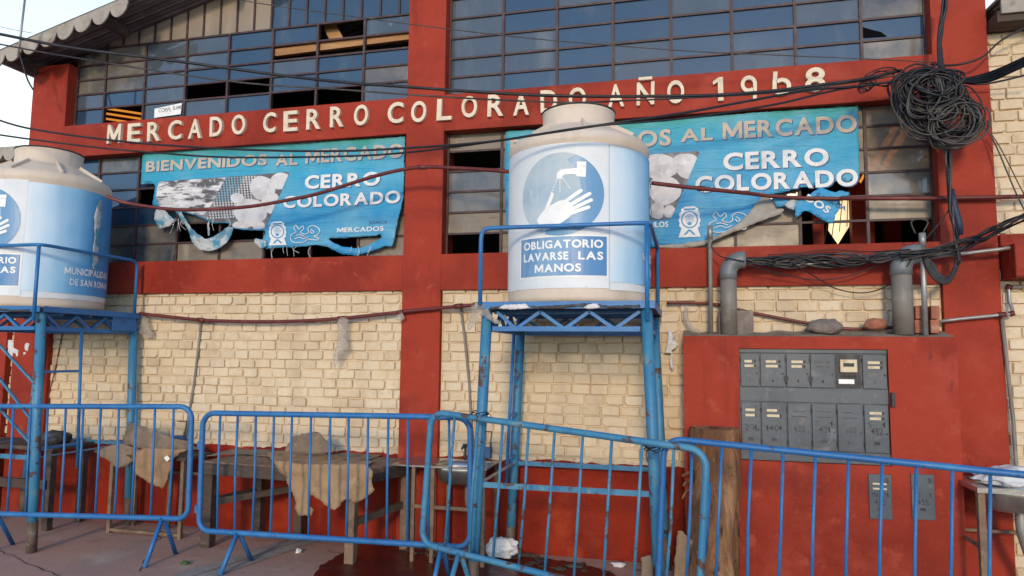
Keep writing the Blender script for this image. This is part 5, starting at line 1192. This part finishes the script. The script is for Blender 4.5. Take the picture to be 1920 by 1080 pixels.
def elbow(x, ytop, ybot, xe, ye, Y, r, lb):
    a, b = at(x, ybot, Y), at(x, ytop, Y); X = (a.x+b.x)/2
    o = empty('vent_pipe', (X, Y, a.z), lb, 'pipe')
    e = at(xe, ye, Y)
    mb = MB(); mb.tube([(X,Y,a.z-.03),(X,Y,b.z-.10)], r, 24); mb.build('riser', PVC, o)
    mb = MB(); R_ = .10; zt = e.z
    path = [Vector((X,Y,zt-.15))]+[Vector((X+R_-R_*math.cos(t), Y, zt-R_+R_*math.sin(t))) for t in [PI/2*i/8 for i in range(9)]]+[Vector((e.x,Y,zt))]
    mb.tube(path, r*1.07, 24); mb.build('elbow', PVCB, o)
    mb = MB(); mb.tube([Vector((e.x-.001,Y,zt)), Vector((e.x+.004,Y,zt))], r*.9, 20); mb.build('dark_mouth_disc', CABD, o)  # dark disc paints in the shade inside the pipe mouth
    return o
elbow(1366, 482, 620, 1397, 487, -.17, .060, 'thick grey pipe with an elbow on the left of the red block')
elbow(1691, 470, 620, 1724, 476, -.17, .068, 'thick grey pipe with an elbow on the right of the red block')
def mast(x0, y0, x1, y1, Y, r, lb, hook=False):
    a, b = at(x1, y1, Y), at(x0, y0, Y)
    o = empty('service_mast', a, lb, 'mast')
    mb = MB(); mb.tube([Vector((a.x,Y,a.z-.03)), Vector((b.x,Y,b.z))], r, 12); mb.build('tube', GALV if hook else PVC, o)
    mb = MB(); mb.tube([Vector((b.x,Y,b.z-.10)), Vector((b.x,Y,b.z+.004))], r*1.25, 12); mb.build('cap', GALV, o)
    return o
mast(1331, 424, 1333, 620, -.13, .0165, 'thin grey service mast standing left of the thick left elbow pipe')
mast(1729, 438, 1735, 622, -.20, .019, 'thin pale service mast standing before the two clay bricks', True)
mb = MB()
c = at(1722, 430, -.2)
mb.tube(smoothpath([c+Vector((-.02,0,-.03)), c+Vector((-.05,-.02,.05)), c+Vector((.0,-.02,.07)), c+Vector((.06,-.01,.05)), c+Vector((.03,0,-.02))], 5), .006, 6)
tag(mb.build('wire_hook', CABLEG), 'bent wire hook on top of the mast before the clay bricks', 'hook')
# things lying on the block
mb = MB(); A = at(1347, 622, -.05); B = at(1411, 583, -.05); mb.box((A.x,-.12,BZ+.0),(B.x,-.02,B.z)); tag(mb.build('concrete_block', STONE, bevel=.008), 'grey concrete block behind the thick left elbow pipe', 'block')
c = at(1546, 614, -.15); blob('rock', (c.x, -.15, c.z), .115, .09, .065, STONE, 41, 'large grey rock in the middle of the red block top', 'rock', .28, 3)
c = at(1642, 609, -.10); blob('rock', (c.x, -.10, c.z), .075, .07, .05, CLAY, 45, 'small reddish rock on the red block near the right elbow pipe', 'rock', .28, 3)
c = at(1262, 600, .0)
for i, (x0_, x1_) in enumerate(((1709,1729),(1738,1753))):
    for j, (y0_, y1_) in enumerate(((575,600),(600.5,626))):
        A, B = at(x0_, y1_, -.06), at(x1_, y0_, -.06); mb = MB(); mb.box((A.x,-.16+.01*j,A.z+.002),(B.x,-.03,B.z))
        tag(mb.build('clay_brick', CLAY, bevel=.005), '%s red clay brick %s of the thin pale mast on the block' % (('upper','lower')[j], ('left','right')[i]), 'brick', 'clay bricks behind the mast')

# ================================================================== RAGS AND BAGS
def rag(polys, Y, m, lb, seed, amp=.03, cat='rag', name='plastic_rag'):
    mb = MB()
    for p in polys:
        q = px_poly(p, Y); sheet(mb, q, .016, (lambda u, v: (u+.008*wn(u,v,14,seed), Y+amp*wn(u,v,10,seed+1)+amp*.6*wn(u,v,26,seed+3), v)), jag=.004)
    return tag(mb.build(name, m, solid=.0015), lb, cat)
rag([zp([(735,640),(760,625),(800,630),(830,660),(845,690),(900,740),(870,742),(800,700),(775,690),(760,740),(715,785),(705,760),(730,700)],640,360,3)], -1.17, RAG, 'dirty white plastic strip tied at the left front corner of the middle stand', 51)
rag([zp([(1845,770),(1862,790),(1870,820),(1900,850),(1880,880),(1858,890),(1870,960),(1868,1005),(1852,975),(1850,905),(1815,915),(1828,860)],640,360,3)], -.02, BAG, 'ragged white plastic piece hanging at the right rear leg of the middle stand', 53)
rag([zp([(805,675),(825,700),(840,740),(858,800),(840,822),(812,822),(795,800),(772,795),(758,810),(745,800),(775,765),(800,730)],0,360,3), zp([(728,820),(752,812),(752,860),(740,915),(722,900)],0,360,3)], .0-.02, RAG, 'dirty plastic knotted at the right rear corner of the left stand', 55)
rag([[(633,600),(642,594),(652,600),(650,622),(654,650),(640,668),(628,690),(624,670),(632,640)]], -.065, RAG, 'grey plastic strip hanging from the low pipe left of the central column', 57, .02)
rag([[(743,590),(755,586),(760,596),(752,603),(742,600)]], -.07, RAG, 'short plastic scrap tied round the low pipe beside the central column', 58, .015)
rag([[(1283,572),(1290,578),(1292,600),(1302,615),(1316,622),(1310,630),(1292,622),(1280,600)]], -.03, RAG, 'grey plastic scrap on the bricks above the left corner of the red block', 59, .02)
rag([zp([(48,835),(62,830),(75,850),(85,880),(110,890),(135,875),(150,845),(165,855),(160,890),(135,928),(95,925),(50,922),(38,890)],0,360,3)], .0-.0, BAG, 'white plastic sheet caught on the red pilaster behind the left stand', 60, .015)
# switch boxes beside the tables
for (x0_, y0_, x1_, y1_, lb) in ((329,817,347,826,'tiny dark blue socket box on the wall above the small table'),(905,839,921,858,'tiny dark blue socket box on the wall beside the sink tap')):
    A, B = at(x0_, y1_, .0), at(x1_, y0_, .0); o = empty('socket_box', (A.x, 0, A.z), lb, 'socket')
    mb = MB(); mb.box((A.x,-.03,A.z),(B.x,.03,B.z)); mb.build('case', SHAD, o, bevel=.003)
    mb = MB(); mb.tube([Vector((B.x-.01,.0,B.z)), Vector((B.x,.01,B.z+.13)), Vector((B.x-.10,.01,B.z+.13))], .004, 6); mb.build('wire', CABLE, o)

# ================================================================== CABLES
def cable(pts, r, lb, m=CABLE, n=6, name='overhead_cable', cat='cable', sides=6):
    return pxtube(pts, r, m, name, lb, cat, n, 'cables strung across the front' if name == 'overhead_cable' else None, sides)
cable([(-30,59,-1.6),(0,64,-1.55),(137,90,-1.4),(333,115,-1.2),(517,140,-1.0),(640,154,-.95),(763,163,-.9),(907,173,-.85),(1057,180,-.75),(1280,180,-.65),(1423,173,-.55),(1547,158,-.48),(1613,149,-.42),(1690,132,-.32)], .0115, 'thickest black cable drooping from the upper left over the raised letters')
cable([(-30,79,-1.5),(0,83,-1.45),(133,107,-1.3),(427,152,-1.0),(640,168,-.9),(853,183,-.8),(1057,192,-.7),(1190,188,-.62),(1280,184,-.6),(1423,176,-.5),(1547,162,-.42),(1690,140,-.32)], .0065, 'thin black cable just below the thickest cable over the raised letters', CABLEG)
cable([(-30,215,-1.3),(50,240,-1.2),(200,262,-1.1),(350,275,-1.05),(500,282,-1.0),(640,283,-1.0),(757,278,-1.0),(907,267,-1.22),(1023,250,-1.30),(1157,230,-1.28),(1280,212,-1.1),(1400,190,-.9),(1513,170,-.6),(1623,160,-.42),(1690,150,-.32)], .0085, 'black cable sagging over the left banner headline and climbing past the middle tank neck')
cable([(-30,245,-1.3),(0,253,-1.25),(167,275,-1.1),(300,287,-1.05),(433,295,-1.0),(640,293,-1.0),(773,285,-1.0),(940,263,-1.25),(1107,237,-1.32),(1280,222,-1.1),(1447,197,-.8),(1563,170,-.5),(1640,158,-.4)], .0075, 'lowest black cable sagging through the left banner headline')
cable([(440,-8,-.8),(467,3,-.8),(640,28,-.7),(807,50,-.6),(1007,73,-.5),(1280,95,-.4),(1450,103,-.3),(1613,110,-.25),(1760,117,-.2)], .004, 'thin dark wire crossing the upper windows and the top of the central column', CABLEG)
cable([(-20,40,3),(0,50,3),(60,62,3),(60,62,3)][:3], .004, 'short thin wire against the sky at the left roof corner', CABLEG)
for k, (dy, r_) in enumerate(((0,.011),(5,.010),(10,.012),(-4,.009))):
    cable([(1700,138+dy*.3,-.3),(1790,150+dy*.3,-.28),(1850,142+dy,-.4),(1900,122+dy,-.6),(1950,98+dy,-.8)], r_, ['topmost','second','lowest and thickest','thinnest'][(k if k < 3 else 3)]+' of the black cables leaving the coil towards the right edge')
cable([(1770,135,-.2),(1800,153,-.1),(1850,157,-.1),(1950,134,-.2)], .007, 'single cable sagging under the bundle right of the coil')
cable([(1745,120,-.2),(1790,122,-.15),(1840,108,-.15),(1880,74,-.15),(1950,38,-.15)], .008, 'black cable rising from the coil to the right eave')
cable([(1786,152,-.15),(1830,220,-.1),(1862,262,-.1),(1905,362,-.2),(1935,420,-.3)], .005, 'left of two thin wires slanting down the right brick wall from the coil', CABLEG)
cable([(1858,250,-.08),(1880,285,-.1),(1910,345,-.2),(1940,400,-.3)], .004, 'right of two thin wires slanting down the right brick wall', CABLEG)
mb = MB()
for k in range(7):
    ox = random.uniform(-4,4); mb.tube(smoothpath([at(1772+ox*.9,-14,-.25), at(1770+ox,20,-.25+random.uniform(-.02,.02)), at(1764+random.uniform(-4,4),60,-.25), at(1762+ox*.8,95,-.27), at(1766+ox,140,-.3)], 6), random.uniform(.006,.010), 6)
tag(mb.build('riser_cable_bundle', CABLE), 'twisted black cables rising from the coil up the right column', 'cable bundle')
def bundle(n, ways, spread, lb, r0=.0045, r1=.009, name='cable_bundle'):
    """loose bundle: every cable wanders on its own; black and dusty cables are two parts"""
    o = empty(name, at(*ways[len(ways)//2]), lb, 'cable bundle')
    for m, q in ((CABLE, .62), (CABLEG, .38)):
        mb = MB()
        for k in range(max(2, int(n*q))):
            P = []
            for i, (x, y, Y) in enumerate(ways):
                sp = spread[i] if isinstance(spread, (list, tuple)) else spread
                P.append(at(x+random.uniform(-sp,sp)*.5, y+random.uniform(-sp,sp), Y+random.uniform(-.04,.04)))
            mb.tube(smoothpath(P, 6), random.uniform(r0, r1), 6)
        mb.build('black_cables' if m is CABLE else 'dusty_cables', m, o)
    return o
# the coil
CO = empty('cable_coil', at(1755, 200, -.3), 'huge tangled coil of black cable hung high on a red column', 'cable coil')
def loops(n, cx, cy, rx, ry, rot, sp, m, Y0, r0=.0045, r1=.009, nm='cable_loop', jit=.10):
    mb = MB(); s = (at(cx+100, cy, Y0)-at(cx, cy, Y0)).length/100; c0 = at(cx, cy, Y0)
    for k in range(n):
        a = rx*s*random.uniform(1-sp, 1+sp*.3); b = ry*s*random.uniform(1-sp, 1+sp*.3); ro = rot+random.uniform(-.5,.5)
        c = c0+Vector((random.gauss(0, rx*s*jit), random.uniform(-.10,.08), random.gauss(0, ry*s*jit))); tl = random.uniform(-.4,.4); t2 = random.uniform(-.4,.4); ph = random.uniform(0, 6); q1, q2, q3 = random.uniform(-.12,.12), random.uniform(-.10,.10), random.uniform(-.05,.05)
        P = []; closed = random.random() < .55; m_ = 40; span = 2*PI if closed else 2*PI*random.uniform(.6, 1.5); t0 = random.uniform(0, 6)
        for i in range(m_):
            t = t0+span*i/(m_ if closed else m_-1); dr = 0 if closed else .10*(i/m_-.5)
            x = a*math.cos(t)*(1+dr+q1*math.sin(2*t+ph)+q3*math.sin(5*t+ph*2)); z = b*math.sin(t)*(1+dr+q2*math.cos(3*t+ph)+q3*math.sin(4*t))
            if z < 0: z *= 1+.18*abs(q1)*8          # gravity pulls the lower half down
            P.append(c+Vector((x*math.cos(ro)-z*math.sin(ro), x*tl*.4+z*t2*.4+.015*math.sin(3*t+ph), x*math.sin(ro)+z*math.cos(ro))))
        mb.tube(P, random.uniform(r0, r1), 6, closed=closed)
    mb.build(nm, m, CO)
loops(30, 1738, 176, 60, 50, -.35, .45, CABLE, -.30); loops(9, 1738, 185, 58, 48, -.4, .5, CABLEG, -.33, .004, .007)
loops(15, 1786, 218, 52, 50, -.6, .35, CABLE, -.28); loops(20, 1786, 236, 52, 44, -.4, .35, CABLEG, -.31, .004, .007)
loops(12, 1756, 160, 42, 26, .25, .4, CABLE, -.34); loops(7, 1762, 206, 32, 44, -.9, .5, CABLEG, -.36, .004, .006)
loops(9, 1745, 205, 70, 60, -.5, .3, CABLEG, -.27, .0035, .006, jit=.16)
loops(3, 1655, 148, 36, 16, .2, .4, CABLE, -.30, .003, .005); loops(4, 1625, 160, 18, 9, .2, .4, CABLE, -.32, .003, .005)
mb = MB()
for k in range(16):
    a = at(1762+random.uniform(-12,14), 128+random.uniform(-8,8), -.36); b = at(1765+random.uniform(-16,18), 185+random.uniform(-10,30), -.36)
    mb.tube(smoothpath([a, a.lerp(b,.5)+Vector((random.uniform(-.08,.08),-.04,random.uniform(-.03,.03))), b], 6), random.uniform(.006,.011), 6)
mb.build('cable_knot', CABLE, CO)
o = bundle(20, [(1776,245,-.30),(1778,290,-.26),(1781,340,-.23),(1783,392,-.20),(1792,440,-.2),(1796,488,-.2)], [12,11,9,6,9,10], 'dusty cables dropping from the coil along the red column', .0035, .0075, 'drop_cable_bundle')
mb = MB(); mb.tube([at(1783,355,-.2), at(1788,385,-.2), at(1798,420,-.2), at(1800,440,-.2)], [.020,.027,.026,.020], 10); mb.build('tape_sleeve', NAVY, o)
for k in range(9):
    pass
mb = MB()
for k in range(11):
    q = k*2.3; j = random.uniform(-3,3)
    mb.tube(smoothpath([at(1796+j,470,-.21), at(1795-q*.3,500+q*.2,-.22), at(1780-q*.2,528-q*.35,-.24), at(1762-q*.1,530-q*.8,-.24), at(1745+q*.3,515-q*.8,-.24), at(1735+q*.2,492-q*.3,-.24), at(1731,478+j,-.22)], 6), random.uniform(.005,.009), 6)
tag(mb.build('cable_loop_bundle', CABLE), 'U shaped loop of grey cables hanging below the drop bundle', 'cable bundle')
bundle(18, [(1690,480,-.26),(1740,476,-.24),(1800,460,-.2),(1850,441,-.3),(1890,421,-.4),(1950,392,-.6)], [8,9,11,10,9,10], 'grey and black cables sweeping from the right elbow pipe up to the picture edge', .0035, .0075)
pxtube([(1735,484,-.12),(1800,476,-.12),(1870,468,-.14),(1950,457,-.16)], .014, GALV, 'conduit', 'straight galvanised conduit running right under the sweeping cable bundle', 'conduit', 0)
bundle(24, [(1394,487,-.17),(1430,489,-.15),(1480,491,-.13),(1540,490,-.13),(1600,488,-.13),(1650,482,-.15),(1705,474,-.24)], [6,9,13,15,13,10,7], 'thick sagging bundle of black cables between the two elbow pipes', .0035, .0075)
pxtube([(1400,494,-.13),(1480,497,-.12),(1560,491,-.12),(1640,481,-.13),(1700,473,-.2)], .0075, GALV, 'cable', 'single pale grey cable among the black bundle between the elbow pipes', 'cable')
for pts, lb in (([(1360,487,-.22),(1400,496,-.20),(1470,515,-.12),(1530,525,-.1),(1590,518,-.1),(1640,500,-.12),(1700,480,-.24)], 'loose black wire dipping under the bundle between the elbows'),
                ([(1480,490,-.2),(1530,520,-.1),(1570,542,-.06),(1620,549,-.06),(1665,535,-.12),(1700,500,-.24),(1712,478,-.24)], 'lowest loose black wire looping onto the bricks between the elbows'),
                ([(1440,478,-.05),(1500,474,-.05),(1560,468,-.05),(1620,472,-.05),(1690,470,-.2)], 'loose black wire arching above the bundle between the elbows'),
                ([(1334,450,-.13),(1336,465,-.15),(1350,480,-.16),(1366,484,-.24),(1396,490,-.25)], 'short black wire from the left mast to the left elbow'),
                ([(1732,452,-.2),(1760,420,-.2),(1778,395,-.2),(1786,380,-.2)], 'wire from the mast hook up to the drop bundle')):
    cable(pts, .0045, lb, CABLE, 6, 'loose_wire', 'wire')
mb = MB(); a = at(48, -12, -.6); b = at(34, 105, -.6); mb.tube([a, a.lerp(b,.6), b], .010, 8); tag(mb.build('antenna_rod', GALV), 'thin grey rod rising from the left roof corner into the sky', 'rod')
pxtube([(36,98,-.42),(44,125,-.41),(52,150,-.40),(62,168,-.38)], .008, CABLE, 'loose_wire', 'black wire hanging down from the left roof corner', 'wire')
